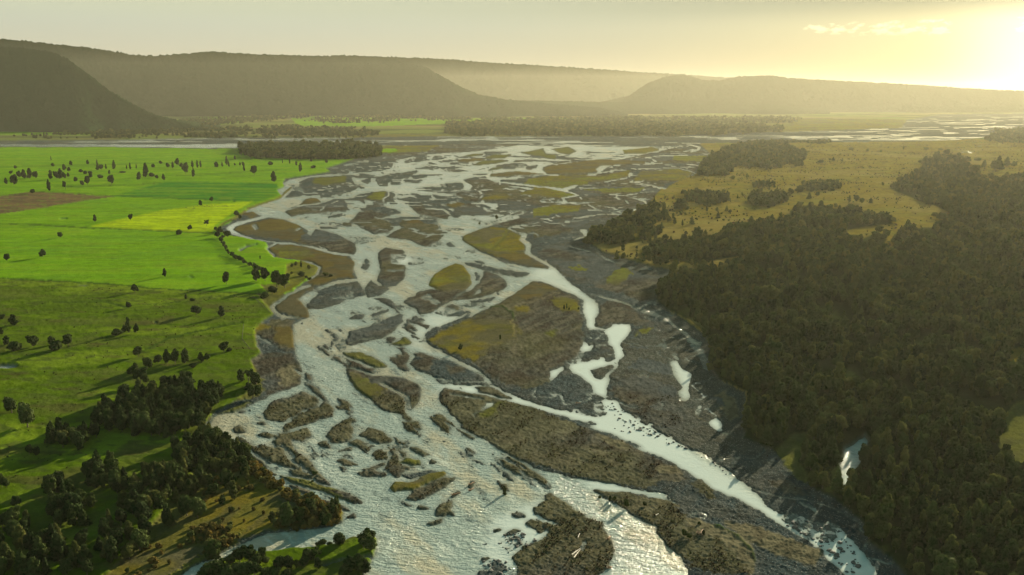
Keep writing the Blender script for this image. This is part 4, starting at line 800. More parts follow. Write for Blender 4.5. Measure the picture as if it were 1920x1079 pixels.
def gn_scatter(name, x, y, z, sc, rz, pick, sources, label):
    me = bpy.data.meshes.new(name); n = len(x); me.vertices.add(n); me.vertices.foreach_set('co', np.stack([x, y, z], -1).astype(np.float32).ravel())
    a = me.attributes.new('sc', 'FLOAT_VECTOR', 'POINT'); a.data.foreach_set('vector', sc.astype(np.float32).ravel())
    a = me.attributes.new('rz', 'FLOAT', 'POINT'); a.data.foreach_set('value', rz.astype(np.float32))
    a = me.attributes.new('pick', 'INT', 'POINT'); a.data.foreach_set('value', pick.astype(np.int32)); me.update()
    o = link(name, me, None, kind='stuff', label=label)
    ng = bpy.data.node_groups.new(name, 'GeometryNodeTree'); ng.interface.new_socket('Geometry', in_out='INPUT', socket_type='NodeSocketGeometry'); ng.interface.new_socket('Geometry', in_out='OUTPUT', socket_type='NodeSocketGeometry')
    gi = ng.nodes.new('NodeGroupInput'); go = ng.nodes.new('NodeGroupOutput'); ip = ng.nodes.new('GeometryNodeInstanceOnPoints'); gj = ng.nodes.new('GeometryNodeGeometryToInstance')
    def att(n_, t):
        q = ng.nodes.new('GeometryNodeInputNamedAttribute'); q.data_type = t; q.inputs[0].default_value = n_; return q.outputs[0]
    for s in reversed(sources):
        oi = ng.nodes.new('GeometryNodeObjectInfo'); oi.inputs['Object'].default_value = s; oi.inputs['As Instance'].default_value = True; ng.links.new(oi.outputs['Geometry'], gj.inputs[0])
    ng.links.new(gi.outputs[0], ip.inputs['Points']); ng.links.new(gj.outputs[0], ip.inputs['Instance']); ip.inputs['Pick Instance'].default_value = True
    ng.links.new(att('pick', 'INT'), ip.inputs['Instance Index']); ng.links.new(att('sc', 'FLOAT_VECTOR'), ip.inputs['Scale'])
    cx = ng.nodes.new('ShaderNodeCombineXYZ'); ng.links.new(att('rz', 'FLOAT'), cx.inputs[2]); er = ng.nodes.new('FunctionNodeEulerToRotation'); ng.links.new(cx.outputs[0], er.inputs[0]); ng.links.new(er.outputs[0], ip.inputs['Rotation'])
    ng.links.new(ip.outputs[0], go.inputs[0]); md = o.modifiers.new('scatter', 'NODES'); md.node_group = ng; return o
def sources(kinds, nleaf, leaf):
    r = []
    for i, (st, mt) in enumerate(kinds):
        c, t, q = crown_geo(st, 900+i, nleaf, leaf); me = mesh_np('tree_source', c, [t, q]); me.materials.append(ML[mt]); r.append(bpy.data.objects.new('tree_source', me))
    return r
def wood(name, a, u, v, h0, h1, asp, srcs, label, sub=0):
    n = len(a); z = zground(u, v) - .15; vary = .42 + fbm(a[:, 0] / 45, a[:, 1] / 45, 5, 3) + .45 * (RNG.random(n) < .07)
    hh = RNG.uniform(h0, h1, n) * vary; ww = hh * RNG.uniform(asp[0], asp[1], n) / 2
    return gn_scatter(name, a[:, 0], a[:, 1], z-sub, np.stack([ww, ww, hh], 1), RNG.uniform(0, 6.28, n), RNG.integers(0, len(srcs), n), srcs, label)
RF = pts('Z', '1280 457 1347 450 1380 427 1480 420 1480 397 1514 387 1564 393 1614 403 1667 413 1674 423 1614 430 1580 437 1597 457 1647 440 1664 443 1660 463 1674 473 1680 440 1714 432 1767 427 1790 405 1750 388 1700 370 1665 355 1700 338 1725 315 1760 290 1804 295 1822 328 1855 342 1920 330 2150 310 2250 1250 1840 1250 1697 1079 1673 1056 1627 1019 1624 992 1573 949 1513 912 1505 880 1478 846 1447 843 1393 823 1396 790 1398 745 1354 717 1331 692 1331 637 1298 608 1250 583 1233 566 1231 544 1250 529 1296 517 1300 500 1250 490')
HOLES = [pts('Z', s) for s in ('1440 850 1487 815 1530 815 1520 850 1500 872 1513 893 1515 915 1480 885', '1870 799 1900 755 1935 735 2100 720 2100 900 1935 920 1897 880 1870 842', '1297 507 1333 493 1393 483 1390 493 1357 510', '1463 493 1497 477 1503 483 1473 499',
    '1885 665 1920 652 1960 680 1920 692 1890 684', '1393 671 1400 662 1427 664 1415 680', '1330 630 1368 632 1360 656 1335 650', '1385 560 1420 552 1400 570', '1450 440 1470 448 1455 452', '1572 860 1583 830 1610 808 1632 815 1635 835 1620 860 1612 880 1600 905 1592 945 1578 945 1572 900', '1798 598 1814 598 1814 622 1800 622', '1874 390 1900 388 1902 404 1880 406', '1690 565 1700 570 1690 585')]
PW = [pts('P', s) for s in ('330 390 520 330 580 270 700 300 760 420 640 460 420 490 340 470', '180 470 330 430 420 500 400 600 300 640 150 660 0 640 0 580 100 540',
    '420 580 560 560 620 590 700 600 780 650 840 590 1000 590 1160 590 1330 470 1480 490 1600 480 1800 370 1918 290 1918 640 1780 700 1400 700 1300 790 1100 820 900 850 700 840 520 740 580 700 600 640', '490 500 640 470 770 480 700 530 560 560', '770 250 900 230 920 330 880 380 780 370', '980 260 1050 200 1110 240 1220 200 1260 250 1160 280 1050 290', '1480 250 1520 150 1680 200 1800 180 1810 240 1680 270 1560 290')]
PH = [pts('P', s) for s in ('940 850 1120 780 1130 810 1180 800 1100 850 1000 880', '1240 830 1330 760 1410 730 1370 780 1290 830 1240 870', '1290 640 1400 625 1300 660', '1700 780 1740 765 1760 740 1918 700 1918 740 1800 800')]
a1, u1, v1 = fill([RF], HOLES, 9.2, grow=.0050)
a2, u2, v2 = fill(PW, PH + HOLES, 9.5, grow=.0050); k2 = (fbm(a2[:, 0] / 50, a2[:, 1] / 90, 171, 4) > .47) | (RNG.random(len(a2)) < .22); a2, u2, v2 = a2[k2], u2[k2], v2[k2]
a = np.concatenate([a1, a2]); u = np.concatenate([u1, u2]); v = np.concatenate([v1, v2])
gl_ = fbm(a[:, 0] / 75, a[:, 1] / 110, 131, 4); lim = np.where(a[:, 1] > 1250, .44, .40); keepf = (gl_ > lim) | (RNG.random(len(a)) < .15); keepf |= a[:, 1] < 640; a, u, v = a[keepf], u[keepf], v[keepf]
infr = (u > 0) & (u < 1916) & (v < 1085); order = np.argsort(a[:, 1]+1e6*(~infr)); near300 = order[:300]; rest = np.setdiff1d(np.arange(len(a)), near300)
kinds = [('tall', 'dark'), ('round', 'olive'), ('round', 'dark'), ('tall', 'olive'), ('cone', 'dark'), ('round', 'green')]
src_fine = sources(kinds, 900, .10); src_mid = sources(kinds, 380, .15)
fine = rest[a[rest, 1] < 1300]; mid = rest[a[rest, 1] >= 1300]
LBL_F = 'dense dark forest canopy covering the flat right of the river'
wood('forest', a[fine], u[fine], v[fine], 9, 17, (.6, .95), src_fine, LBL_F + ', nearer part')
wood('forest', a[mid], u[mid], v[mid], 9, 16, (.75, 1.1), src_mid, LBL_F + ', hazy far part')
for k in near300:
    x, y = a[k]; uu, vv = float(u[k]), float(v[k]); hh = RNG.uniform(8, 16) * (.55 + .9 * float(fbm(np.array([x / 45]), np.array([y / 45]), 5, 3)[0]))
    if uu > 1790: ph, gp = 'dark forest tree packed in the wood at the bottom right corner', 'trees of the wood in the bottom right corner'
    elif uu > 1625: ph, gp = 'dark forest tree below the glinting side channel near the boulders', 'forest trees below the glinting side channel'
    elif uu > 1560: ph, gp = 'olive dark tree lining the glinting side channel in the wood', 'trees lining the glinting side channel'
    else: ph, gp = 'dark olive tree between the small clearing and the stony river bank', 'trees between the small clearing and the river bank'
    st, mt = kinds[int(RNG.integers(0, 6))]
    plant('forest_tree', float(x), float(y), float(hh), float(hh*RNG.uniform(.55, .85)), st, mt, int(RNG.integers(0, 4)), ph, 'tree', gp)
# left bank woods: every tree its own
LW = [('V', '520 190 600 130 760 90 880 40 1060 20 1110 70 1220 60 1250 80 1200 160 1130 280 950 320 780 320 620 290 520 250', 8.2, 9, 15, ('dark', 'dark', 'green'), 'dark tree in the dense grove just left of the river bend', 'grove left of the river bend'),
      ('V', '280 310 380 280 550 300 550 390 420 410 290 390', 8, 8, 13, ('dark', 'green'), 'dark tree of the round clump below the dense grove', 'round clump below the grove'),
      ('V', '980 390 1080 310 1240 300 1240 350 1400 390 1410 470 1300 500 1050 520 980 450', 7.5, 8, 13, ('green', 'dark', 'olive'), 'green-black tree on the point beside the river rapids', 'wood on the point beside the rapids'),
      ('V', '480 520 560 470 640 470 740 570 700 640 600 640 490 610', 7.5, 9, 14, ('dark', 'dark', 'green'), 'tall dark tree of the clump above the shaded pasture hollow', 'clump above the shaded pasture hollow'),
      ('V', '700 600 800 560 920 490 1020 510 1160 530 1170 600 1020 650 960 720 860 760 720 760', 7.6, 7, 12, ('dark', 'olive'), 'dark olive tree in the middle belt of the left bank wood', 'middle belt of the left bank wood'),
      ('V', '280 640 330 620 450 650 460 840 300 850 280 750', 8, 10, 15, ('dark', 'green'), 'large dark tree of the tall clump in shaded pasture', 'tall clump in the shaded pasture'),
      ('V', '-60 800 140 800 350 920 350 990 500 900 600 800 700 700 900 780 1130 700 1130 790 900 860 820 920 700 1079 500 1150 -60 1150', 10.8, 8, 15, ('dark', 'dark', 'olive'), 'dark tree of the thick wood filling the bottom left corner', 'thick wood in the bottom left corner'),
      ('V', '1180 500 1400 480 1440 560 1400 720 1340 760 1220 730 1200 640', 15, 5, 9, ('olive', 'gold', 'olive'), 'olive golden tree on the sunlit river terrace', 'olive trees on the sunlit terrace'),
      ('V', '1500 770 1620 760 1800 720 1900 700 1915 780 1800 815 1650 812 1510 822', 6.5, 5, 9, ('olive', 'gold', 'dark'), 'shaded golden tree at the tip of the sunlit terrace', 'trees along the tip of the sunlit terrace')]
cand = []
for sh, s, step, h0, h1, mts, lb, gp in LW:
    aa, uu, vv = fill([pts(sh, s)], [], step)
    for (x, y), a_, b_ in zip(aa, uu, vv): cand.append((RNG.uniform(h0, h1), x, y, a_, b_, mts[int(RNG.integers(0, len(mts)))], lb, gp))
vis = lambda q: (-20 < q[3] < 1940) and q[4] < 1100
cand.sort(key=lambda q: -(q[0]/depth_at(q[1], q[2]) if vis(q) else 0))
for hh, x, y, a_, b_, mt, lb, gp in cand[:300]:
    plant('woodland_tree', float(x), float(y), float(hh), float(hh*RNG.uniform(.6, .95)), ('round', 'tall', 'round', 'cone')[int(RNG.integers(0, 4))], mt, int(RNG.integers(0, 4)), lb, 'tree', gp)
rs = cand[300:]; q = np.array([(c_[1], c_[2]) for c_ in rs]); wood('woodland', q, np.array([c_[3] for c_ in rs]), np.array([c_[4] for c_ in rs]), 8, 13, (.6, .95), src_fine, 'farther trees filling the left bank woods and groves')
nsmall = len(cand)
print('LEFT WOOD', nsmall, 'RIGHT', len(a))
# scrub: uncountable low growth
src_scrub = sources([('shrub', 'gold'), ('shrub', 'olive'), ('shrub', 'brown')], 130, .24)
def scrub(name, polys, holes, step, h0, h1, prob, picks, label, classes=None, grow=0.0):
    aa, uu, vv = fill(polys, holes, step, grow=grow)
    k = prob(aa) > RNG.random(len(aa))
    if classes is not None: k &= np.isin(clat(uu, vv), classes)
    aa, uu, vv = aa[k], uu[k], vv[k]; n = len(aa); z = zground(uu, vv)-.08; k = z > .0; aa, z = aa[k], z[k]; n = len(aa); hh = RNG.uniform(h0, h1, n); ww = hh*RNG.uniform(.8, 1.6, n)/2
    print(name, n)
    gn_scatter(name, aa[:, 0], aa[:, 1], z, np.stack([ww, ww, hh], 1), RNG.uniform(0, 6.28, n), np.array(picks)[RNG.integers(0, len(picks), n)], src_scrub, label)
GB = pts('Z', '200 1079 260 1040 330 985 380 925 440 875 470 862 523 908 560 932 600 946 640 960 640 975 600 985 500 996 440 1020 330 1075 220 1140')
scrub('scrub', [GB], [], 3.4, 1.6, 4.8, lambda q: .05+.95*sm(.42, .55, fbm(q[:, 0]/25, q[:, 1]/25, 5, 3)), (0, 0, 1), 'golden scrub on the sunlit river terrace at bottom left')
scrub('scrub', [pts('Z', '440 880 470 862 523 908 560 932 600 946 642 960 640 985 500 998 560 975 590 960 540 940 500 915 460 890')], [], 3.0, 2, 5.5, lambda q: .75+q[:, 0]*0, (0, 0, 1), 'dense golden bushes along the terrace edge above the rapids')
def barp(q):
    xs = q[:, 0]*ca+q[:, 1]*sa; ys = -q[:, 0]*sa+q[:, 1]*ca
    return sm(.54, .66, fbm(xs / 34, ys / 9, 61, 4)) * .5 + sm(.56, .68, fbm(xs / 14, ys / 4, 67, 4)) * .2
scrub('scrub', [pts('Z', '380 740 1400 740 1700 1079 1700 1140 300 1140 380 800')], [], 1.25, .2, .9, barp, (2, 2, 2, 2, 1), 'dark brown scrub and flood debris streaked over gravel bars', (DRIFT,), grow=.0026)
TP = pts('Z', '1104 430 1217 383 1246 355 1340 300 1500 275 1700 265 1920 262 2100 300 2100 440 1920 520 1300 515 1129 473')
scrub('scrub', [TP], [], 9, 1.2, 4.2, lambda q: .02+.25*sm(.5, .66, fbm(q[:, 0]/120, q[:, 1]/60, 15, 4)), (1, 1, 2), 'low bushes sprinkled over the golden terrace', (TERR,))
scrub('scrub', [pts('Z', '-50 530 480 553 500 650 470 730 380 800 100 900 -50 950')], [], 8, .5, 1.3, lambda q: .5*sm(.5, .62, fbm(q[:, 0]/30, q[:, 1]/14, 91, 3)), (1, 1, 1), 'rushes and low tussocks in the rough olive pasture', (ROUGH,))
# distant tree belts and plantations
FW = [('450 284 460 278 473 276 546 273 692 275 713 283 711 294 660 299 567 300 494 299 470 293', 13, 17, 24, 'dark square plantation beyond the far green paddocks'),
      ('1336 292 1380 273 1467 277 1507 290 1503 310 1440 317 1380 314 1360 330 1307 333 1323 310 1333 300', 15, 12, 18, 'hazy dark wood on the terrace beside the upper braids'),
      ('1400 268 1460 266 1560 266 1562 269 1480 272 1420 274', 15, 9, 14, 'hazy line of trees along the far terrace edge'),
      ('1513 348 1566 345 1570 356 1520 362 1500 356', 12, 9, 13, 'small hazy thicket on the middle terrace'), ('1412 345 1450 345 1455 352 1410 354', 12, 8, 12, 'little hazy thicket left on the terrace'),
      ('1840 262 1870 247 1920 243 2200 240 2200 268 1900 270 1850 266', 24, 12, 18, 'hazy wood at the right edge below the far braids'),
      ('1405 366 1450 368 1470 372 1478 380 1440 392 1405 385', 11, 9, 14, 'clump of hazy trees on the golden terrace'),
      ('1280 365 1300 362 1330 366 1360 366 1362 378 1330 384 1288 380', 14, 8, 13, 'loose group of trees at the near terrace')]
src_far = sources(kinds, 150, .22)
for s, st, h0, h1, lb in FW:
    aa, uu, vv = fill([pts('Z', s)], [], st); wood('distant_wood', aa, uu, vv, h0, h1, (.8, 1.2), src_far, lb)
BELT = [('150 252 240 242 330 241 420 244 500 240 560 238 640 243 700 245 715 255 640 259 500 259 330 260 160 262 60 262 0 260 60 256', 30, 14, 22, .46, 'long belt of trees beyond the grey river arm'),
        ('840 234 900 231 1000 232 1130 232 1280 233 1440 238 1470 246 1280 255 1060 256 860 255 836 248', 26, 16, 26, .95, 'dense dark wood beyond the braided confluence'),
        ('560 226 640 220 760 215 860 218 900 226 860 230 760 226 640 234', 40, 14, 24, .42, 'scattered shelter trees over the far bright plain'), ('900 224 1200 220 1500 222 1480 232 1200 230 900 230', 40, 14, 24, .6, 'hazy belt of trees across the far plain'),
        ('330 229 430 222 500 220 545 214 640 214 560 221 440 232 350 236', 40, 16, 26, .5, 'trees at the foot of the long wooded ridge'), ('250 236 330 231 430 230 380 240 300 243', 30, 14, 24, .7, 'wood at the foot of the near dark hill')]
for s, st, h0, h1, pr, lb in BELT:
    aa, uu, vv = fill([pts('Z', s)], [], st); k = fbm(aa[:, 0]/260, aa[:, 1]/160, 33, 4)*.9+.25*RNG.random(len(aa)) > (.62-.5*(pr-.45)); wood('distant_wood', aa[k], uu[k], vv[k], h0, h1, (.9, 1.4), src_far, lb)
# ------------------------------------------------------------------ small things
def mat_plain(name, c1, c2, sc=2., rough=.8):
    m, nt = newmat(name); o = N(nt, 'ShaderNodeOutputMaterial'); b = N(nt, 'ShaderNodeBsdfPrincipled'); b.inputs['Roughness'].default_value = rough
    L(nt, mixc(nt, noise(nt, sc, 4, .6, N(nt, 'ShaderNodeNewGeometry').outputs['Position']), c1, c2), b.inputs['Base Color']); L(nt, b.outputs[0], o.inputs[0]); return m
m_rock = mat_plain('wet_stone', (.03, .035, .035), (.12, .12, .115)); m_log = mat_plain('bleached_wood', (.45, .40, .34), (.75, .70, .62), 1.2); m_root = mat_plain('red_brown_wood', (.16, .09, .05), (.36, .22, .13))
m_cow = mat_plain('cow_hide', (.03, .02, .015), (.07, .05, .04)); m_post = mat_plain('fence_wood', (.05, .045, .035), (.10, .09, .07))
def rock_mesh(seed):
    g = np.random.default_rng(seed); iv, jf = ico(); s = np.ones(len(iv))
    for k in range(9):
        d = g.normal(size=3); d /= np.linalg.norm(d); s = np.minimum(s, g.uniform(.62, .95)/np.maximum(iv@d, .25))
    me = mesh_np('river_boulder', iv*s[:, None]*[1, .78, .6], [jf]); me.materials.append(m_rock); return me
rocks = [rock_mesh(k) for k in range(6)]
def zone_pts(sh, s, n):
    p = pts(sh, s); x0, y0 = p.min(0); x1, y1 = p.max(0); r = []
    while len(r) < n:
        q = RNG.uniform((x0, y0), (x1, y1), (400, 2)); q = q[inside(p, q[:, 0], q[:, 1])]; r.extend(q.tolist())
    return r[:n]
for sh, s, n, lo, hi, lb, gp in [('N', '1050 560 1300 600 1560 660 1620 740 1750 960 1700 1079 1620 1060 1400 830 1200 700 1050 620', 95, .5, 2.1, 'dark wet boulder in the bright channel at the bottom right', 'boulders in the bright channel at bottom right'),
                              ('L', '640 20 1050 0 1300 130 1700 370 1750 450 1500 270 1200 150 900 60', 55, .5, 1.7, 'dark stone scattered along the far edge of the bright channel', 'stones along the edge of the bright channel'),
                              ('I', '600 740 760 740 900 900 1050 980 800 960 640 830', 40, .6, 1.6, 'dark stone in the shallows where the bright channels meet', 'stones where the bright channels meet'),
                              ('Q', '220 390 380 370 420 430 520 440 460 500 330 520 230 480', 45, .5, 1.5, 'dark stone in the shallow pale pool of the bottom bar', 'stones in the shallow pale pool'),
                              ('Q', '0 640 200 620 300 700 330 763 0 763', 35, .5, 1.6, 'dark stone on the shingle left of the bottom bar', 'stones on the shingle left of the bottom bar')]:
    for q in zone_pts(sh, s, n):
        x, y = map(float, ground(q[0], q[1])); z = max(float(zground(np.array(q[0]), np.array(q[1]))), 0); r = lo+(hi-lo)*RNG.random()**2.2
        o = link('river_boulder', rocks[int(RNG.integers(0, 6))]); o.location = (x, y, z+r*.1); o.scale = (r, r, r); o.rotation_euler = (RNG.uniform(-.3, .3), RNG.uniform(-.3, .3), RNG.uniform(0, 6.28))
        o['label'] = lb; o['category'] = 'boulder'; o['group'] = gp
# driftwood
def log_obj(sh, xa, ya, xb, yb, r, mat, label, roots=False):
    ox, oy, k = SH[sh]; A = ground(ox+xa/k, oy+ya/k, 1); B = ground(ox+xb/k, oy+yb/k, 1); za = float(zground(np.array(ox+xa/k), np.array(oy+ya/k))); zb = float(zground(np.array(ox+xb/k), np.array(oy+yb/k)))
    A = np.array([float(A[0]), float(A[1]), max(za, 0)+r*.8]); B = np.array([float(B[0]), float(B[1]), max(zb, 0)+r*.7]); M = (A+B)/2+[0, 0, r*.3]; c = A.copy(); Ln = np.linalg.norm(B-A)
    ps = [tube(A-c, M-c, r, r*.8, 8), tube(M-c, B-c, r*.8, r*.45, 8)]
    for t in (.35, .55, .75):
        p = (A+(B-A)*t)-c; ps.append(tube(p, p+np.array([RNG.uniform(-1, 1), RNG.uniform(-1, 1), .7])*Ln*.13, r*.35, r*.1, 5))
    o = link('driftwood_log', mesh_np('driftwood_log', *[(lambda vf: (vf[0], [vf[1]]))(join(ps))][0], True), mat); o.location = c
    o['label'] = label; o['category'] = 'driftwood'; o['group'] = 'driftwood stranded on the river bars'
    if roots:
        g = []
        for k2 in range(9):
            a_ = k2*.7; g.append(tube((0, 0, 0), (math.cos(a_)*1.5+RNG.uniform(-.3, .3), RNG.uniform(-.4, .4), math.sin(a_)*1.4+.4), .22, .05, 5))
        rt = link('root_plate', mesh_np('root_plate', *[(lambda vf: (vf[0], [vf[1]]))(join(g))][0], True), mat, parent=o)
log_obj('Q', 826, 580, 900, 515, .42, m_log, 'longer bleached white log lying on the bottom gravel bar')
log_obj('Q', 845, 605, 905, 520, .34, m_log, 'shorter bleached white log right beside the longer one')
log_obj('Q', 1150, 440, 1175, 405, .6, m_root, 'orange-brown root stump at the right edge of the bottom bar', True)
log_obj('Q', 1160, 690, 1190, 678, .5, m_root, 'red-brown stump on the waterline at the lowest bar edge', True)
log_obj('Q', 880, 420, 898, 385, .3, m_log, 'yellowish snag standing up in the middle of the bottom bar')
log_obj('L', 1100, 800, 1130, 780, .35, m_log, 'small pale snag on the dark bar between channels')
log_obj('L', 1500, 970, 1525, 930, .55, m_root, 'rust-coloured stump near the lower end of the dark bar', True)
log_obj('N', 285, 700, 330, 720, .55, m_root, 'rust-brown root wad on the sandy point of the bar', True)
log_obj('K', 865, 520, 910, 495, .5, m_root, 'reddish snag standing in the rapids above the other', True)
log_obj('K', 865, 568, 905, 545, .5, m_root, 'reddish snag standing in the rapids below the other', True)
log_obj('K', 715, 610, 780, 590, .5, m_root, 'red-brown stranded tree at the top of the small bar', True)
log_obj('I', 390, 745, 425, 740, .5, m_root, 'dark stranded trunk on the grey gravel beside the long channel', True)
# cattle in the bright paddock
def cow_mesh():
    import bmesh
    me = bpy.data.meshes.new('cow_body'); V_ = [(0, 0, 1.05), (.55, 0, 1.1), (-.6, 0, 1.1), (.95, 0, 1.3), (1.25, 0, 1.15), (1.5, 0, .95), (.55, .22, .6), (.55, .24, .05), (.55, -.22, .6), (.55, -.24, .05), (-.62, .22, .65), (-.68, .24, .05), (-.62, -.22, .65), (-.68, -.24, .05), (-.85, 0, 1.15), (-.95, 0, .6)]
    E_ = [(0, 1), (0, 2), (1, 3), (3, 4), (4, 5), (1, 6), (6, 7), (1, 8), (8, 9), (2, 10), (10, 11), (2, 12), (12, 13), (2, 14), (14, 15)]
    R_ = [.40, .36, .37, .22, .17, .10, .12, .06, .12, .06, .15, .06, .15, .06, .08, .03]
    me.from_pydata(V_, E_, []); o = bpy.data.objects.new('cow_build', me); COL.objects.link(o); md = o.modifiers.new('s', 'SKIN'); me.skin_vertices[0].data[0].use_root = True
    for k, r in enumerate(R_): me.skin_vertices[0].data[k].radius = (r, r)
    o.modifiers.new('d', 'SUBSURF').levels = 1
    dg = bpy.context.evaluated_depsgraph_get(); r = bpy.data.meshes.new_from_object(o.evaluated_get(dg)); bpy.data.objects.remove(o); r.materials.clear(); r.materials.append(m_cow); return r
cm_ = cow_mesh()
for (x_, y_) in [(380,386.5),(384,387.6),(389,387),(393,388),(398,386.4),(402,386),(405,386.6),(411,387),(417,387.4),(421,387.2),(424,386.9),(426,387.8),(363,389),(365,391.5),(362,392.5),(370,387),(387,386),(396,385.5),(349,390),(408,388)]:
    x, y = map(float, ground(x_, y_, 2.3)); o = link('cow', cm_); o.location = (x, y, float(zground(np.array(x_), np.array(y_)))); o.rotation_euler = (0, 0, RNG.uniform(0, 6.28)); o.scale = (1.15,)*3
    o['label'] = 'dark cow grazing in the herd on the bright yellow-green paddock'; o['category'] = 'cow'; o['group'] = 'herd of cows on the bright paddock'
# fences by the little stream
def fence(line, label):
    P3 = [np.array([*map(float, ground(u_, v_, 2.3))]) for u_, v_ in line]; r = bpy.data.objects.new('paddock_fence', None); COL.objects.link(r); r.location = (P3[0][0], P3[0][1], 2.0); r['label'] = label; r['category'] = 'fence'
    pp = []; rails = []
    for A, B in zip(P3[:-1], P3[1:]):
        n = max(2, int(np.linalg.norm(B-A)/4)); q = [A+(B-A)*k/n for k in range(n+1)]
        for k, a_ in enumerate(q): pp.append(tube((a_[0]-P3[0][0], a_[1]-P3[0][1], -.4), (a_[0]-P3[0][0], a_[1]-P3[0][1], 1.5), .12, .11, 6))
        for h_ in (.5, .95, 1.35): rails.append(tube((A[0]-P3[0][0], A[1]-P3[0][1], h_), (B[0]-P3[0][0], B[1]-P3[0][1], h_), .06, .06, 5))
    for nm, pr in (('post', pp), ('rail', rails)):
        for vv, ff in pr: link(nm, mesh_np(nm, vv, [ff]), m_post, parent=r)
fence([(473, 556), (490, 571), (508, 588)], 'dark wooden fence slanting down the pasture edge by the stream')
fence([(457, 609), (454, 637), (469, 656)], 'bent dark fence line in the pasture left of the gravel flat')
# ------------------------------------------------------------------ sun, sky, air
SUN_AZ, SUN_EL = R(33), R(13)
sd = Vector((math.sin(SUN_AZ)*math.cos(SUN_EL), math.cos(SUN_AZ)*math.cos(SUN_EL), math.sin(SUN_EL)))
sl = bpy.data.lights.new('sun', 'SUN'); sl.energy = 5.0; sl.angle = R(.6); sl.color = (1.0, .86, .60)
so = bpy.data.objects.new('sun', sl); COL.objects.link(so); so.rotation_euler = (-sd).to_track_quat('-Z', 'Y').to_euler()
w = bpy.data.worlds.new("World"); scene.world = w; w.use_nodes = True; nt = w.node_tree
for n in list(nt.nodes): nt.nodes.remove(n)
out = N(nt, 'ShaderNodeOutputWorld'); bg = N(nt, 'ShaderNodeBackground'); L(nt, bg.outputs[0], out.inputs[0])
sky = N(nt, 'ShaderNodeTexSky', sky_type='NISHITA', sun_disc=False, sun_elevation=SUN_EL, sun_rotation=SUN_AZ, altitude=300, air_density=1.2, dust_density=4.0, ozone_density=1.0)
tc = N(nt, 'ShaderNodeTexCoord'); d = tc.outputs['Generated']
sx = N(nt, 'ShaderNodeSeparateXYZ'); L(nt, d, sx.inputs[0])
z = sx.outputs[2]
base = mixc(nt, 1.0, sky.outputs[0], SKY_TINT, 'MULTIPLY')
# high thin veil of cloud lit by the low sun, brightest towards it
def dotdir(az, el):
    n = N(nt, 'ShaderNodeVectorMath', operation='DOT_PRODUCT'); L(nt, d, n.inputs[0])
    n.inputs[1].default_value = (math.sin(R(az))*math.cos(R(el)), math.cos(R(az))*math.cos(R(el)), math.sin(R(el))); return n.outputs['Value']
def lobe(az, el, sharp):
    return math_(nt, 'POWER', math_(nt, 'MAXIMUM', dotdir(az, el), 0.0), sharp)
zr = N(nt, 'ShaderNodeMapRange', interpolation_type='SMOOTHSTEP'); L(nt, z, zr.inputs[0]); zr.inputs[1].default_value = -.02; zr.inputs[2].default_value = .12
veil = mixc(nt, zr.outputs[0], VEIL_LO, VEIL_HI)
zu = N(nt, 'ShaderNodeMapRange', interpolation_type='SMOOTHSTEP'); L(nt, z, zu.inputs[0]); zu.inputs[1].default_value = .25; zu.inputs[2].default_value = .62
veil = mixc(nt, zu.outputs[0], veil, ZENITH)
def scale_c(c, f):
    n = N(nt, 'ShaderNodeVectorMath', operation='SCALE')
    if isinstance(c, tuple): n.inputs[0].default_value = c
    else: L(nt, c, n.inputs[0])
    if isinstance(f, (int, float)): n.inputs[3].default_value = f
    else: L(nt, f, n.inputs[3])
    return n.outputs[0]
def add_c(a, b):
    n = N(nt, 'ShaderNodeVectorMath', operation='ADD'); L(nt, a, n.inputs[0]); L(nt, b, n.inputs[1]); return n.outputs[0]
side = math_(nt, 'ADD', 1.0, math_(nt, 'MULTIPLY', lobe(33, 0, 7), -.55))
tot = add_c(base, scale_c(veil, side)); tot = add_c(tot, scale_c((.030, .095, .095), lobe(213, 8, 1)))
tot = add_c(tot, scale_c(GLOW, lobe(30, 2.0, 60)))
tot = add_c(tot, scale_c(GLOW2, lobe(30.5, 1.8, 420)))
# small fair weather clouds low over the sunlit horizon, and a faint grey bank above them
mp = N(nt, 'ShaderNodeMapping'); mp.inputs['Scale'].default_value = (1, 1, 2.6); L(nt, d, mp.inputs['Vector'])
cn = noise(nt, 55, 6, .6, mp.outputs[0])
def band(a, b, c, e):
    u = N(nt, 'ShaderNodeMapRange', interpolation_type='SMOOTHSTEP'); L(nt, z, u.inputs[0]); u.inputs[1].default_value = a; u.inputs[2].default_value = b
    v = N(nt, 'ShaderNodeMapRange', interpolation_type='SMOOTHSTEP'); L(nt, z, v.inputs[0]); v.inputs[1].default_value = c; v.inputs[2].default_value = e; v.inputs[3].default_value = 1; v.inputs[4].default_value = 0
    return math_(nt, 'MULTIPLY', u.outputs[0], v.outputs[0])
def zof(y): return math.sin(math.atan((539.5-y)/F_PX)-PITCH)
az = math_(nt, 'ARCTAN2', sx.outputs[0], sx.outputs[1])
def azband(a, b):
    u = N(nt, 'ShaderNodeMapRange', interpolation_type='SMOOTHSTEP'); L(nt, az, u.inputs[0]); u.inputs[1].default_value = R(a-.8); u.inputs[2].default_value = R(a+.8)
    v = N(nt, 'ShaderNodeMapRange', interpolation_type='SMOOTHSTEP'); L(nt, az, v.inputs[0]); v.inputs[1].default_value = R(b-.8); v.inputs[2].default_value = R(b+.8); v.inputs[3].default_value = 1; v.inputs[4].default_value = 0
    return math_(nt, 'MULTIPLY', u.outputs[0], v.outputs[0])
azm = math_(nt, 'MAXIMUM', azband(17.6, 26.0), azband(28.6, 36))
cb = math_(nt, 'MULTIPLY', band(zof(84), zof(68), zof(64), zof(40)), azm)
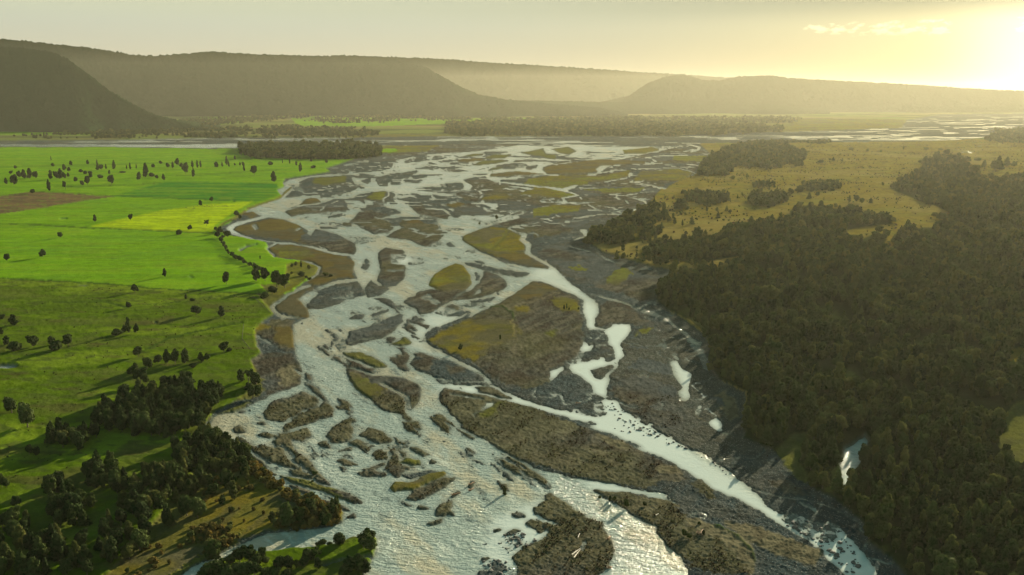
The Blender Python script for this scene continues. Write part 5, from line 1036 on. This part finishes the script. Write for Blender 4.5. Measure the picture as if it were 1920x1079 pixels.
cm = N(nt, 'ShaderNodeMapRange', interpolation_type='SMOOTHSTEP'); L(nt, math_(nt, 'MULTIPLY', cn, math_(nt, 'POWER', cb, .25)), cm.inputs[0]); cm.inputs[1].default_value = .44; cm.inputs[2].default_value = .56
tot = mixc(nt, math_(nt, 'MULTIPLY', cm.outputs[0], .9), tot, scale_c(tot, 1.6))
under = math_(nt, 'MULTIPLY', cm.outputs[0], band(zof(86), zof(76), zof(70), zof(62)))
tot = mixc(nt, math_(nt, 'MULTIPLY', under, .5), tot, scale_c(tot, .8))
bk = noise(nt, 3.0, 4, .5, mp.outputs[0])
bank = math_(nt, 'MULTIPLY', band(zof(60), zof(10), zof(-120), zof(-260)), math_(nt, 'ADD', .6, math_(nt, 'MULTIPLY', bk, .5)))
tot = mixc(nt, math_(nt, 'MULTIPLY', bank, .75), tot, scale_c((.235, .24, .165), side))
L(nt, tot, bg.inputs[0]); bg.inputs[1].default_value = SKY_STR
# haze
def box_obj(name, lo, hi):
    me = bpy.data.meshes.new(name); v = [(x, y, z) for x in (lo[0], hi[0]) for y in (lo[1], hi[1]) for z in (lo[2], hi[2])]
    me.from_pydata(v, [], [(0, 1, 3, 2), (4, 6, 7, 5), (0, 4, 5, 1), (2, 3, 7, 6), (0, 2, 6, 4), (1, 5, 7, 3)]); return me
m, nt = newmat('valley_haze'); out = N(nt, 'ShaderNodeOutputMaterial'); pv = N(nt, 'ShaderNodeVolumePrincipled')
pv.inputs['Color'].default_value = HAZE_COL; pv.inputs['Density'].default_value = HAZE_D; pv.inputs['Anisotropy'].default_value = HAZE_G
L(nt, pv.outputs[0], out.inputs['Volume'])
zmin = float(H.min())
link('haze', box_obj('haze', (-27500, -1200, zmin - 1.0), (27500, 30500, 640)), m, kind='stuff', label='thin golden evening haze filling the whole valley')
scene.view_settings.view_transform = 'Standard'; scene.view_settings.look = 'None'; scene.view_settings.gamma = 1; scene.view_settings.exposure = EXPO
cy = scene.cycles
cy.use_denoising = True; cy.max_bounces = 5; cy.diffuse_bounces = 2; cy.glossy_bounces = 2; cy.transmission_bounces = 2; cy.volume_bounces = 0; cy.transparent_max_bounces = 6
cy.caustics_reflective = False; cy.caustics_refractive = False
